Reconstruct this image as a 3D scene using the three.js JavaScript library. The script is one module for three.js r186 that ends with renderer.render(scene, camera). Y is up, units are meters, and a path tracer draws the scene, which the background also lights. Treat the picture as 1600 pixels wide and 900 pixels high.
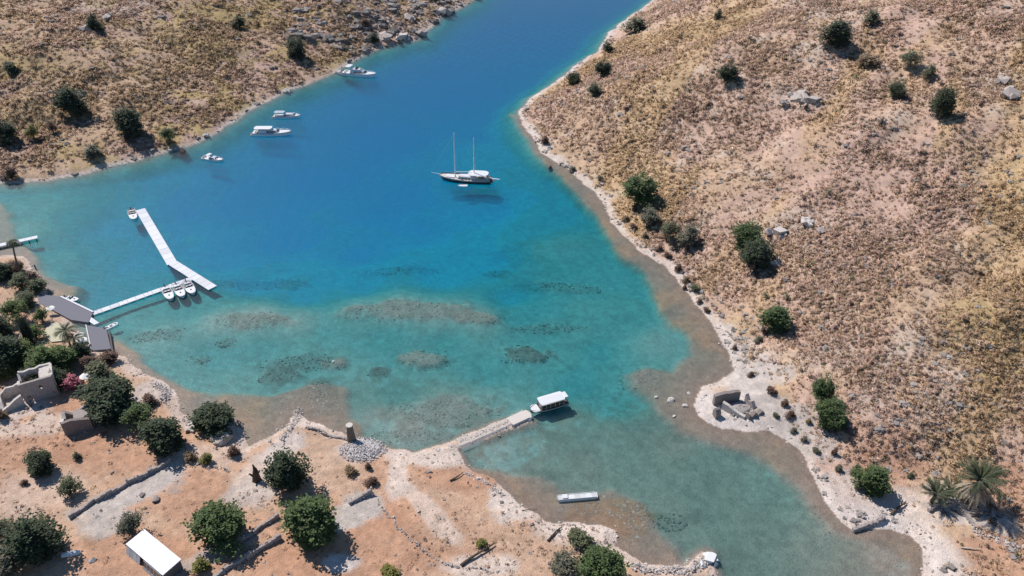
import * as THREE from 'three';
import { mergeGeometries } from 'three/addons/utils/BufferGeometryUtils.js';
import { ConvexGeometry } from 'three/addons/geometries/ConvexGeometry.js';

// ---------------------------------------------------------------- camera, sky, sun, exposure
const scene = new THREE.Scene();
const EYE = 131, PITCH = 34.8 * Math.PI / 180;
const camera = new THREE.PerspectiveCamera(41.11, 16 / 9, 1, 9000);
camera.position.set(0, EYE, 0);
camera.lookAt(0, EYE - Math.sin(PITCH), -Math.cos(PITCH));
scene.add(camera);
const renderer = new THREE.WebGLRenderer({ antialias: true });
renderer.toneMapping = THREE.LinearToneMapping;
renderer.toneMappingExposure = 1.0;
renderer.shadowMap.enabled = true;
const SUN = new THREE.Vector3(-0.46, 0.80, -0.38).normalize();
{ // clear summer sky: deep blue overhead, paler towards the horizon
  const w = 64, h = 128, d = new Float32Array(w * h * 4);
  for (let j = 0; j < h; j++) {
    const up = ((j + .5) / h - .5) * Math.PI, s = Math.max(0, Math.sin(up)), k = Math.pow(1 - s, 3);
    const c = [0.11 + .75 * k, 0.27 + 1.25 * k, 0.66 + 1.4 * k];
    for (let i = 0; i < w; i++) d.set([c[0] * .44, c[1] * .44, c[2] * .44, 1], (j * w + i) * 4);
  }
  const t = new THREE.DataTexture(d, w, h, THREE.RGBAFormat, THREE.FloatType);
  t.mapping = THREE.EquirectangularReflectionMapping; t.magFilter = THREE.LinearFilter; t.needsUpdate = true;
  scene.background = t; scene.environment = t;
}
const sun = new THREE.DirectionalLight(new THREE.Color().setRGB(1, .955, .92), 5);
sun.position.copy(SUN).multiplyScalar(600).add(new THREE.Vector3(0, 0, -260));
sun.target.position.set(0, 0, -260);
sun.castShadow = true;
Object.assign(sun.shadow.camera, { left: -380, right: 380, top: 380, bottom: -380, near: 10, far: 1400 });
sun.shadow.mapSize.set(4096, 4096);
scene.add(sun, sun.target);

// ---------------------------------------------------------------- helpers
function rng(a) { return () => { a |= 0; a = a + 0x6D2B79F5 | 0; let t = Math.imul(a ^ a >>> 15, 1 | a); t = t + Math.imul(t ^ t >>> 7, 61 | t) ^ t; return ((t ^ t >>> 14) >>> 0) / 4294967296; }; }
const hash = (x, y) => { let h = Math.imul(x, 374761393) + Math.imul(y, 668265263) | 0; h = Math.imul(h ^ h >>> 13, 1274126177); return ((h ^ h >>> 16) >>> 0) / 4294967296; };
function vnoise(x, y) { const i = Math.floor(x), j = Math.floor(y), u = x - i, v = y - j, a = u * u * (3 - 2 * u), b = v * v * (3 - 2 * v); const p = hash(i, j), q = hash(i + 1, j), r = hash(i, j + 1), s = hash(i + 1, j + 1); return p + (q - p) * a + (r - p) * b + (p - q - r + s) * a * b; }
function fbm(x, y, o = 4) { let s = 0, a = .5; for (let k = 0; k < o; k++) { s += a * (vnoise(x, y) * 2 - 1); const t = x * 1.62 - y * 1.18 + 17.3; y = x * 1.18 + y * 1.62 + 9.1; x = t; a *= .5; } return s; }
const sstep = (a, b, x) => { const t = Math.min(1, Math.max(0, (x - a) / (b - a))); return t * t * (3 - 2 * t); };
const lerp = (a, b, t) => a + (b - a) * t, clamp = (x, a, b) => Math.min(b, Math.max(a, x));
const mix3 = (a, b, t) => [a[0] + (b[0] - a[0]) * t, a[1] + (b[1] - a[1]) * t, a[2] + (b[2] - a[2]) * t];
const lin = (r, g, b) => new THREE.Color().setRGB(r, g, b);
function segDist(x, z, P) { let m = 1e18; for (let k = 0, n = P.length; k + 1 < n; k++) { const ax = P[k][0], az = P[k][1], dx = P[k + 1][0] - ax, dz = P[k + 1][1] - az; const t = clamp(((x - ax) * dx + (z - az) * dz) / (dx * dx + dz * dz + 1e-9), 0, 1), ex = x - ax - dx * t, ez = z - az - dz * t, q = ex * ex + ez * ez; if (q < m) m = q; } return Math.sqrt(m); }
function inside(x, z, P) { let c = false; for (let i = 0, j = P.length - 1; i < P.length; j = i++) { if ((P[i][1] > z) !== (P[j][1] > z) && x < (P[j][0] - P[i][0]) * (z - P[i][1]) / (P[j][1] - P[i][1]) + P[i][0]) c = !c; } return c; }
const closed = (p) => [...p, p[0]];
function signed(x, z, P) { const d = segDist(x, z, P); return inside(x, z, P) ? d : -d; }

// ---------------------------------------------------------------- the lie of the land (metres; x right, z towards the viewer)
const SHORE_WEST = closed([[-266.2, -208.2], [-227.2, -241.0], [-189.9, -255.9], [-177.0, -258.5], [-163.2, -264.9], [-149.8, -273.8], [-140.2, -281.4], [-130.5, -290.5], [-126.7, -298.8], [-123.4, -305.4], [-120.0, -321.6], [-115.6, -331.3], [-108.4, -348.8], [-99.1, -361.6], [-89.2, -374.3], [-84.0, -390.6], [-75.3, -409.2], [-63.5, -424.7], [-51.9, -431.7], [-48.3, -452.4], [-39.3, -483.1], [-26.7, -508.2], [-17.8, -558.3], [-5.1, -651.4], [-68.2, -905.2], [-550.0, -1248.6], [-1760.8, -1422.6]]);
const SHORE_EAST = closed([[135.4, -628.5], [94.5, -522.4], [75.0, -486.0], [57.2, -448.6], [44.7, -411.4], [33.0, -390.6], [24.8, -373.3], [15.2, -353.8], [6.5, -337.5], [3.7, -326.0], [4.4, -311.6], [9.2, -293.7], [13.9, -279.6], [22.1, -268.2], [28.4, -254.8], [32.0, -242.5], [33.9, -228.7], [38.0, -217.3], [44.7, -205.6], [48.6, -195.4], [52.1, -185.8], [54.9, -176.3], [56.8, -168.3], [58.4, -159.9], [57.6, -152.0], [54.0, -148.1], [49.4, -145.9], [46.9, -142.3], [44.7, -137.5], [45.4, -133.3], [50.0, -130.6], [55.1, -129.5], [60.4, -129.7], [63.9, -126.0], [66.0, -121.1], [66.4, -115.4], [66.1, -109.2], [68.3, -104.5], [70.8, -101.1], [77.8, -101.6], [81.1, -100.8], [82.4, -97.9], [79.8, -90.5], [73.3, -77.4], [58.1, -39.6], [265.3, -47.4], [453.9, -145.9], [593.3, -390.6], [953.6, -1175.8], [486.3, -1330.3], [211.5, -792.0]]);
const SHORE_SOUTH = closed([[-280.2, -181.9], [-198.4, -198.9], [-175.4, -207.1], [-162.8, -206.3], [-156.3, -205.6], [-145.9, -197.1], [-139.9, -190.5], [-136.0, -181.9], [-126.6, -173.3], [-111.6, -159.9], [-106.0, -158.0], [-101.7, -154.6], [-95.4, -150.0], [-90.9, -148.3], [-85.4, -144.4], [-80.5, -136.6], [-75.2, -133.3], [-70.8, -134.0], [-65.5, -130.6], [-61.0, -125.2], [-56.8, -127.2], [-53.7, -130.6], [-52.9, -134.9], [-51.7, -136.6], [-49.1, -133.3], [-44.1, -131.4], [-38.1, -127.2], [-32.4, -126.4], [-27.6, -123.6], [-22.0, -123.0], [-16.3, -125.2], [-10.5, -128.9], [-3.1, -132.9], [2.0, -135.7], [4.6, -133.3], [-0.3, -130.1], [-7.2, -126.8], [-12.3, -123.4], [-9.8, -119.0], [-4.2, -114.9], [0.0, -110.6], [4.0, -106.2], [6.9, -103.6], [12.0, -103.2], [19.2, -102.9], [21.1, -101.6], [20.0, -97.9], [23.5, -94.9], [26.4, -92.8], [30.7, -92.1], [34.9, -92.5], [38.2, -95.2], [40.1, -94.6], [39.8, -90.5], [36.9, -77.4], [26.8, -39.6], [-295.1, -39.6]]);
// shallow shelves of silt under less than half a metre of water
const SHELVES = [
  [[-112.9, -166.8], [-103.9, -161.3], [-94.5, -152.0], [-83.2, -145.2], [-75.0, -142.1], [-59.2, -142.8], [-50.4, -146.6], [-42.7, -144.7], [-39.4, -138.4], [-39.2, -133.3], [-36.0, -128.1], [-29.5, -124.8], [-41.8, -112.7], [-75.1, -120.1], [-109.8, -155.9]],
  [[-13.9, -123.0], [-8.6, -118.8], [0.0, -116.7], [7.0, -114.9], [10.0, -111.9], [15.9, -111.0], [22.4, -111.3], [27.1, -108.7], [28.8, -103.9], [31.2, -98.6], [33.9, -93.7], [24.1, -85.0], [10.2, -94.9], [-2.7, -107.5]],
  [[0.0, -326.0], [5.9, -298.1], [14.8, -269.8], [22.3, -252.3], [27.7, -233.2], [33.2, -212.1], [39.4, -197.1], [43.2, -183.5], [43.1, -171.2], [48.5, -166.8], [48.6, -157.2], [41.5, -151.3], [34.2, -152.8], [30.0, -149.5], [29.8, -144.7], [34.8, -140.0], [38.0, -134.4], [40.7, -129.1], [47.4, -125.6], [54.2, -123.0], [58.3, -119.2], [61.3, -113.6], [62.4, -106.4], [65.7, -101.0], [72.4, -97.9], [78.9, -93.4], [76.0, -82.4], [95.0, -82.4], [73.6, -124.0], [67.6, -155.9], [46.6, -249.8]],
  [[-217.3, -226.6], [-183.9, -244.9], [-164.0, -218.1], [-142.1, -195.4], [-130.9, -190.2], [-125.9, -178.8], [-133.5, -172.7], [-203.1, -178.8]],
].map(closed);
// [spot, metres of water]
const SOUNDINGS = [[[-74.2, -586.6],11.32], [[0.0, -486.0],10.64], [[37.6, -458.8],9.96], [[-31.7, -371.5],10.64], [[-55.6, -315.1],9.96], [[-11.3, -322.3],7.92], [[-75.5, -276.7],9.96], [[-47.3, -254.8],9.28], [[-97.0, -254.8],8.60], [[-114.9, -244.9],7.24], [[-78.2, -226.6],8.26], [[-50.8, -218.1],7.24], [[-33.5, -235.5],7.58], [[-9.2, -244.9],6.22], [[7.4, -271.0],3.98], [[-2.7, -298.1],5.20], [[8.9, -235.5],3.98], [[16.7, -214.1],2.20], [[-8.2, -210.2],4.86], [[-22.1, -202.6],5.20], [[-47.3, -197.1],4.93], [[-62.0, -191.9],4.79], [[-79.4, -198.9],5.54], [[-94.0, -214.1],6.56], [[-112.1, -218.1],5.88], [[-136.6, -231.0],4.52], [[-154.2, -235.5],3.00], [[-167.7, -240.1],1.80], [[-165.2, -226.6],1.40], [[-122.1, -206.3],4.66], [[-131.0, -198.9],3.57], [[-116.2, -191.9],3.84], [[-134.0, -210.2],3.84], [[-142.4, -206.3],2.20], [[-93.4, -181.9],2.08], [[-105.9, -175.7],1.76], [[-97.1, -166.8],1.12], [[-80.7, -159.9],1.92], [[-68.7, -159.9],1.84], [[-85.3, -153.3],1.60], [[-70.1, -147.1],1.36], [[-72.8, -174.8],0.64], [[-83.0, -172.7],0.80], [[-61.4, -172.7],0.96], [[-49.4, -166.8],1.76], [[-53.2, -159.9],1.60], [[-33.2, -178.8],0.80], [[-20.1, -175.7],0.88], [[-9.1, -175.1],0.96], [[-44.4, -179.4],1.44], [[0.0, -188.5],3.70], [[2.8, -178.8],2.56], [[-17.5, -164.0],2.08], [[-35.1, -165.4],2.00], [[-5.0, -152.0],2.08], [[-28.9, -143.5],1.76], [[-39.3, -148.3],1.44], [[-15.6, -136.6],0.80], [[-6.4, -141.2],1.20], [[-24.3, -131.2],0.45], [[-30.9, -134.4],0.74], [[15.9, -198.9],2.60], [[29.4, -195.4],2.40], [[18.5, -178.8],2.16], [[32.5, -172.7],2.08], [[22.4, -161.3],2.24], [[40.1, -164.0],1.28], [[16.4, -148.3],2.40], [[25.4, -141.2],2.08], [[12.2, -132.3],1.19], [[24.0, -128.1],1.24], [[4.4, -124.0],0.99], [[28.9, -120.1],1.24], [[14.3, -118.2],1.04], [[40.5, -120.1],1.24], [[41.5, -111.0],1.24], [[33.7, -105.9],1.09], [[53.0, -112.7],1.19], [[52.6, -101.0],1.14], [[44.2, -93.4],1.14], [[61.6, -96.4],0.84], [[66.4, -91.9],0.59], [[74.5, -93.4],0.34], [[-2.9, -124.0],0.70], [[17.6, -166.8],1.84], [[10.8, -171.2],2.08], [[38.3, -124.0],0.94]];
const FLATS = [[[89.7, -94.9], 26, 20], [[82.2, -109.2], 16, 12], [[55.3, -140.0], 13, 9]];
const REEFS = [
  [[40.1, -111.0], 60, 36, .4, 'inlet', .95], [[22.1, -124.0], 32, 18, .3, 'inlet', .8], [[58.2, -97.9], 40, 24, .4, 'inlet', .95], [[-28.6, -141.2], 26, 12, 0, 'inlet', .55],
  // weed and stones on the bed
  [[-73.3, -173.6], 12, 4, 0, 'reef', .85], [[-29.5, -178.8], 19, 5, 0, 'reef', .75], [[-10.6, -175.1], 8, 3, 0, 'reef', .95], [[3.8, -159.1], 7, 3.8, 0, 'weed', 0.80], [[-23.8, -157.2], 8, 4.4, 0, 'reef', .8], [[-35.0, -152.3], 3, 2.6, 0, 'weed', 0.80], [[-46.2, -155.1], 4, 2.6, 0, 'reef', .95], [[-60.2, -150.8], 6, 3, .2, 'weed', 0.60], [[-48.4, -144.7], 3, 5, .2, 'weed', 0.40], [[-83.2, -157.2], 4, 2, 0, 'weed', 0.50], [[-78.5, -164.0], 3, 2, 0, 'weed', 0.40], [[-77.9, -197.1], 16, 3.4, 0, 'weed', 0.40], [[-36.4, -204.4], 14, 3, .1, 'weed', 0.28], [[-5.0, -201.8], 4, 3, 0, 'weed', 0.45], [[-15.6, -136.6], 14, 6, .1, 'reef', .8], [[-22.5, -128.1], 12, 3, 0, 'reef', .7], [[10.8, -171.2], 12, 2.6, 0, 'weed', 0.28], [[15.5, -191.9], 14, 3, -.1, 'weed', 0.25], [[4.2, -214.1], 8, 8, 0, 'weed', 0.20], [[14.9, -126.0], 10, 4, 0, 'weed', 0.16], [[7.1, -116.4], 5, 2, 0, 'weed', 0.17], [[13.9, -111.9], 7, 1.6, 0, 'weed', 0.17], [[33.1, -103.9], 5, 3, 0, 'weed', 0.21], [[39.8, -96.4], 9, 4, 0, 'weed', 0.16], [[32.2, -128.1], 7, 3, .3, 'weed', 0.17], [[52.5, -122.1], 5, 2, 0, 'weed', 0.17], [[32.8, -148.3], 6, 5, 0, 'reef', .4], [[24.7, -104.2], 5, 6, .5, 'siltred', .8], [[21.6, -105.9], 10, 4, 0, 'siltred', .7], [[-50.3, -138.9], 10, 6, 0, 'silt', .5], [[-16.3, -249.8], 22, 5, 0, 'weed', 0.15], [[-98.8, -166.8], 8, 3, .2, 'weed', 0.40], [[-55.8, -155.9], 12, 4, .1, 'weed', 0.40], [[32.2, -133.3], 9, 2, .5, 'weed', 0.17],
];
function soundingAt(x, z) { let s = 0, w = 0; for (const [[a, b], d] of SOUNDINGS) { const q = (x - a) ** 2 + (z - b) ** 2 + 6, k = 1 / (q * Math.sqrt(q)); s += k * d; w += k; } return s / w; }
function survey(x, z) {
  const wx = x + fbm(x * .11, z * .11, 3) * 2.2, wz = z + fbm(x * .11 + 40, z * .11 - 13, 3) * 2.2;
  const dW = signed(wx, wz, SHORE_WEST), dE = signed(wx, wz, SHORE_EAST), dS = signed(wx, wz, SHORE_SOUTH), d = Math.max(dW, dE, dS);
  if (d > 0) {
    let h = .55 * sstep(0, 3.2, d) + .05 * Math.min(d, 3), bank = 0;
    if (d === dW) { const e = Math.max(0, d - 1.5); bank = 44 * (1 - Math.exp(-.30 * e / 44)); bank += (fbm(x * .022, z * .022, 4) * 7 + fbm(x * .09, z * .09, 3) * 2.2) * sstep(3, 50, d); }
    else if (d === dE) {
      let e = Math.max(0, d - 4), calm = 1;
      for (const [[a, b], rx, rz] of FLATS) calm *= 1 - .9 * Math.exp(-Math.pow(((x - a) / rx) ** 2 + ((z - b) / rz) ** 2, 1.5));
      bank = 95 * (1 - Math.exp(-.40 * e / 95)) * calm; bank += (fbm(x * .016 + 3, z * .016, 4) * 12 + fbm(x * .08, z * .08, 3) * 2.0) * sstep(4, 70, d) * calm;
    } else { bank = .035 * Math.max(0, d - 3) * 1; bank = 7 * (1 - Math.exp(-bank / 7)); bank += fbm(x * .05, z * .05, 4) * 1.1 * sstep(4, 25, d); }
    return { h: h + bank + fbm(x * .6, z * .6, 2) * .10 * sstep(.5, 4, d), d, dW, dE, dS, shelf: 0 };
  }
  const e = -d; let sh = -1e9; for (const s of SHELVES) sh = Math.max(sh, signed(wx + fbm(x * .25, z * .25, 3) * 1.2, wz, s));
  const k = sstep(-2.2, 1.2, sh), base = soundingAt(x, z) * (1 + .10 * fbm(x * .09 + 7, z * .09, 3));
  const open = Math.min(base, .1 + .42 * e), flat = Math.min(.08 + .03 * e, .42) + .05 * fbm(x * .3, z * .3, 2);
  let depth = lerp(open, Math.min(open, flat), k);
  for (const [[a, b], rx, rz, t, s, m] of REEFS) { // stony mounds stand up from the bed
    const dx = x - a, dz = z - b; if ((s !== 'reef' && s !== 'weed') || dx * dx + dz * dz > 3 * Math.max(rx, rz) ** 2) continue;
    const u = (dx * Math.cos(t) - dz * Math.sin(t)) / rx, v = (dx * Math.sin(t) + dz * Math.cos(t)) / rz, r = Math.sqrt(u * u + v * v) + fbm(x * .13 + 5, z * .13, 4) * .5 + fbm(x * .4, z * .4 + 8, 3) * .5, up = s === 'reef' ? .62 : base < 3 ? 1.0 : base * .85;
    depth = lerp(depth, Math.min(depth, up + .15 * fbm(x * .5, z * .5, 2)), Math.min(1, m * 1.1) * (1 - sstep(.5, 1.2, r)));
  }
  return { h: -Math.max(.03, depth), d, dW, dE, dS, shelf: k };
}
// the survey on a graded net of points: close-meshed near the viewer, wide far off
const NR = 700, NC = 720, ZN = 58, ZF = 720, G = Math.log(ZF / ZN);
const rowsZ = [900, 300, 60, -10, -40], colsU = [-14, -6, -3, -1.8, -1.3], R0 = rowsZ.length, C0 = colsU.length;
for (let j = 0; j <= NR; j++) rowsZ.push(-ZN * Math.exp(G * j / NR)); rowsZ.push(-800, -1000, -1500, -3500);
for (let i = 0; i <= NC; i++) colsU.push(i / NC * 2 - 1); colsU.push(1.3, 1.8, 3, 6, 14);
const halfWidth = (z) => .66 * Math.max(0, -z) + 75, NX = colsU.length, NZ = rowsZ.length;
const net = { h: new Float32Array(NX * NZ), d: new Float32Array(NX * NZ), w: new Uint8Array(NX * NZ), s: new Float32Array(NX * NZ) };
for (let j = 0; j < NZ; j++) for (let i = 0; i < NX; i++) {
  const z = rowsZ[j], x = colsU[i] * halfWidth(z), q = survey(x, z), k = j * NX + i;
  net.h[k] = q.h; net.d[k] = q.d; net.s[k] = q.shelf; net.w[k] = q.dW === q.d ? 0 : q.dE === q.d ? 1 : 2;
}
function sample(A, x, z) {
  if (z > -ZN * 1.001 || z < -ZF * .999) return null;
  const u = x / halfWidth(z); if (Math.abs(u) > .999) return null;
  const v = Math.log(-z / ZN) / G * NR, c = (u + 1) / 2 * NC, j = Math.floor(v), i = Math.floor(c), f = v - j, g = c - i, k = (j + R0) * NX + i + C0;
  return lerp(lerp(A[k], A[k + 1], g), lerp(A[k + NX], A[k + NX + 1], g), f);
}
const landAt = (x, z) => sample(net.h, x, z) ?? 0, shoreAt = (x, z) => sample(net.d, x, z) ?? 0;

// ---------------------------------------------------------------- ground: soils, gravels, silt and sand
const SOIL = { straw: [.46, .318, .21], pink: [.47, .32, .25], olive: [.38, .275, .125], gold: [.47, .32, .155], earth: [.47, .31, .21], red: [.43, .24, .15], gravel: [.44, .385, .345], white: [.54, .475, .435], sand: [.52, .40, .315], sandpale: [.60, .50, .43], bed: [.31, .27, .24], inlet: [.31, .20, .16], silt: [.215, .152, .115], siltred: [.28, .165, .10], weed: [.12, .115, .10], reef: [.25, .195, .165], pale: [.50, .49, .44] };
// patches of ground: [middle, metres across, metres deep, turn, soil, strength]
const PATCHES = [
  [[-29.43, -96.87], 26, 11, .1, 'red', .8], [[-42.98, -92.18], 12, 7, 0, 'red', .7], [[-15.53, -115.76], 8, 5, -.2, 'red', .7], [[-5.63, -114.84], 9, 5, .5, 'red', .9], [[-26.74, -105.04], 7, 6, .4, 'red', .9], [[-103.03, -124.87], 15, 8, .2, 'red', .7], [[-87.71, -123.19], 14, 9, 0, 'red', .75], [[-108.68, -118.87], 10, 14, 0, 'red', .4], [[-70.14, -93.39], 22, 7, 0, 'red', .8], [[-68.44, -109.88], 8, 10, .3, 'red', .75], [[91.56, -92.81], 15, 7, 0, 'red', .7], [[102.01, -104.08], 9, 12, 0, 'red', .75], [[77.10, -123.42], 6, 6, .5, 'red', .4], [[85.27, -118.14], 9, 6, .5, 'red', .7], [[-107.76, -137.85], 6, 5, .5, 'red', .8], [[-9.29, -103.49], 10, 8, 0, 'earth', .5],
  [[-80.94, -108.82], 12, 4.6, .62, 'gravel', 1], [[-76.73, -115.43], 7, 3.4, .6, 'gravel', 1], [[-82.59, -101.87], 6, 4, .5, 'gravel', .9], [[-32.18, -105.73], 6.5, 4.5, .3, 'gravel', 1], [[-33.62, -102.45], 5, 3, .3, 'gravel', 1], [[-54.88, -110.13], 6, 5, .3, 'gravel', .8], [[-52.70, -123.35], 6, 4, .8, 'white', .8], [[-33.96, -92.40], 4, 2.2, 0, 'white', .95], [[-34.30, -122.74], 6, 4, 0, 'white', .9], [[0.00, -108.37], 7, 6, -.4, 'sandpale', 1], [[-14.48, -121.07], 10, 3.4, .3, 'sandpale', .9], [[-23.14, -120.65], 7, 3, 0, 'sandpale', .7], [[13.09, -100.58], 10, 4, -.1, 'sandpale', .9], [[-25.26, -114.66], 3, 9, .1, 'sandpale', .8], [[-18.88, -106.71], 14, 2.4, -.85, 'sandpale', .6], [[-6.24, -92.04], 8, 3, 0, 'sandpale', .8], [[-47.41, -132.37], 8, 3, 0, 'sandpale', .8], [[-107.63, -131.21], 16, 4, .2, 'sandpale', .6], [[-118.57, -135.04], 8, 5, 0, 'white', .7], [[-68.19, -121.44], 12, 5, 0, 'sandpale', .4], [[-56.41, -115.61], 5, 7, 0, 'sandpale', .6], [[-87.90, -142.88], 6, 5, .3, 'white', .7], [[-101.22, -109.81], 9, 7, 0, 'sandpale', .35], [[-57.67, -95.23], 12, 3, .6, 'gravel', .7],
  [[52.69, -135.89], 13, 8, -.1, 'white', 1], [[59.61, -144.96], 6, 8, -.4, 'white', .9], [[62.84, -133.52], 9, 6, -.4, 'gravel', .9], [[74.34, -106.96], 11, 7, -.6, 'white', .65], [[77.20, -103.80], 8, 5, 0, 'white', .5], [[83.87, -97.69], 6, 14, 0, 'sandpale', .9], [[84.21, -93.01], 4, 10, 0, 'white', .6], [[94.34, -106.65], 7, 6, -.3, 'sandpale', .9], [[96.66, -103.27], 9, 3, -.4, 'gravel', .9], [[67.13, -127.42], 10, 5, -.7, 'gravel', .8], [[62.39, -156.06], 5, 14, .4, 'white', .6], [[86.06, -203.89], 12, 7, -.3, 'gravel', .4], [[76.23, -189.77], 5, 6, 0, 'gravel', .4], [[106.59, -270.95], 11, 8, -.3, 'gravel', .4], [[164.67, -249.78], 12, 12, 0, 'gravel', .4], [[93.27, -143.41], 5, 18, -.7, 'gravel', .4], [[100.97, -133.60], 4, 18, -.7, 'gravel', .4], [[62.81, -151.55], 6, 9, .2, 'gravel', .6], [[77.16, -148.30], 10, 6, 0, 'gravel', .4], [[-207.48, -407.60], 26, 16, 0, 'gravel', .4], [[-66.41, -451.99], 30, 18, .6, 'gravel', .4], [[-40.05, -495.69], 20, 10, .6, 'gravel', .4], [[-154.94, -381.95], 26, 12, 0, 'olive', .7], [[-146.73, -419.00], 30, 14, 0, 'olive', .9], [[-192.79, -295.38], 24, 12, 0, 'olive', .5], [[-220.79, -337.09], 24, 20, 0, 'olive', .6], [[114.96, -139.55], 12, 20, 0, 'olive', .7], [[143.70, -194.81], 10, 30, 0, 'olive', .5], [[95.37, -387.63], 30, 16, -.3, 'olive', .5], [[111.93, -203.38], 16, 14, 0, 'pink', .6],
];
function colourAt(x, z, h, d, who, shelf) {
  const f1 = fbm(x * .03, z * .03, 4), f2 = fbm(x * .13 + 5, z * .13, 4), f3 = fbm(x * .7, z * .7, 3);
  let c;
  if (d > 0) {
    if (who === 0) c = mix3(SOIL.straw, mix3(SOIL.pink, SOIL.olive, sstep(-.1, .3, f2)), sstep(-.35, .35, f1 * 1.3 + f2 * .3));
    else if (who === 1) c = mix3(SOIL.pink, mix3(SOIL.straw, SOIL.gravel, .55 * sstep(.05, .5, f2)), sstep(-.3, .4, f1 + f2 * .5)), c = mix3(c, SOIL.gold, .5 * sstep(.02, .3, fbm((x * .8 + z * .5) * .05 + 11, (z * .8 - x * .5) * .014, 4) + sstep(60, 190, x) * .22 - .06));
    else c = mix3(SOIL.earth, mix3(SOIL.sand, SOIL.red, sstep(-.3, .3, f2)), .55 * sstep(-.3, .5, f1 + f2 * .6));
    const lim = who === 0 ? 1.6 + f2 * 1.5 : who === 1 ? 3 + f2 * 3.5 : 2.2 + f2 * 3, edge = 1 - sstep(lim * .6, lim * 1.3, d + f3);
    c = mix3(c, mix3(SOIL.sandpale, SOIL.white, sstep(-.2, .3, f3 + f2)), edge * (who === 2 ? .55 : .8));
    for (const [[a, b], rx, rz, t, s, k] of PATCHES) {
      const dx = x - a, dz = z - b; if (dx * dx + dz * dz > 4 * Math.max(rx, rz) ** 2) continue;
      const u = (dx * Math.cos(t) - dz * Math.sin(t)) / rx, v = (dx * Math.sin(t) + dz * Math.cos(t)) / rz, r = Math.sqrt(u * u + v * v) + f2 * .55 + f3 * .22;
      c = mix3(c, SOIL[s], k * (1 - sstep(.65, 1.1, r)));
    }
  } else {
    c = mix3(SOIL.bed, SOIL.pale, sstep(3, 6, -h));
    c = mix3(c, SOIL.weed, .22 * sstep(.12, .35, f2 + f1 * .4) * sstep(-.8, -2, h));
    c = mix3(c, mix3(SOIL.silt, SOIL.siltred, sstep(-.2, .4, f1 + f2)), shelf * .92);
    c = mix3(c, SOIL.silt, .8 * (1 - sstep(.5, 3, -d)));
    for (const [[a, b], rx, rz, t, s, k] of REEFS) {
      const dx = x - a, dz = z - b; if (dx * dx + dz * dz > 4 * Math.max(rx, rz) ** 2) continue;
      const u = (dx * Math.cos(t) - dz * Math.sin(t)) / rx, v = (dx * Math.sin(t) + dz * Math.cos(t)) / rz, r = Math.sqrt(u * u + v * v) + f2 * .5 + f3 * .3 + fbm(x * .4, z * .4 + 8, 3) * .5;
      c = mix3(c, SOIL[s], Math.min(1, k * 1.05) * (s === 'inlet' ? 1 - .85 * shelf : 1) * (1 - sstep(s === 'inlet' ? .6 : .7, 1.05, r)));
    }
  }
  const g = 1 + f3 * .30 + f2 * .12; return [c[0] * g, c[1] * g, c[2] * g];
}
// grain of the ground: pebbles, stalks and crumbs, as a tile of 24 m
const GRAIN = 1024, grain = new Uint8Array(GRAIN * GRAIN * 4), grainH = new Uint8Array(GRAIN * GRAIN * 4);
{
  const wrap = (x, y, n, s) => { const g = GRAIN / n, a = x / g, b = y / g, i = Math.floor(a), j = Math.floor(b), u = a - i, v = b - j, p = (q, r) => hash((q % n) + s, (r % n) + s * 7); const e = u * u * (3 - 2 * u), f = v * v * (3 - 2 * v); return lerp(lerp(p(i, j), p(i + 1, j), e), lerp(p(i, j + 1), p(i + 1, j + 1), e), f); };
  for (let y = 0; y < GRAIN; y++) for (let x = 0; x < GRAIN; x++) {
    const a = wrap(x, y, 32, 11), b = wrap(x, y, 97, 23), c = wrap(x, y, 256, 37), e = hash(x, y), v = .74 + (a - .5) * .14 + (b - .5) * .22 + (c - .5) * .16 + (e - .5) * .08 - (b > .76 ? .09 : 0) + (c > .82 ? .10 : 0), k = (y * GRAIN + x) * 4;
    grain.set([clamp(v, 0, 1) * 255, clamp(v * .995 - .004 * (a > .5), 0, 1) * 255, clamp(v * .98, 0, 1) * 255, 255], k);
    const hh = clamp(.5 + (b - .5) * .6 + (c - .5) * .5, 0, 1) * 255; grainH.set([hh, hh, hh, 255], k);
  }
}
const tex = (data) => { const t = new THREE.DataTexture(data, GRAIN, GRAIN, THREE.RGBAFormat, THREE.UnsignedByteType); t.wrapS = t.wrapT = THREE.RepeatWrapping; t.magFilter = THREE.LinearFilter; t.needsUpdate = true; return t; };
const grainMap = tex(grain), grainBump = tex(grainH);
const groundMat = new THREE.MeshStandardMaterial({ vertexColors: true, map: grainMap, bumpMap: grainBump, bumpScale: .12, roughness: 1, metalness: 0 });
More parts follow.
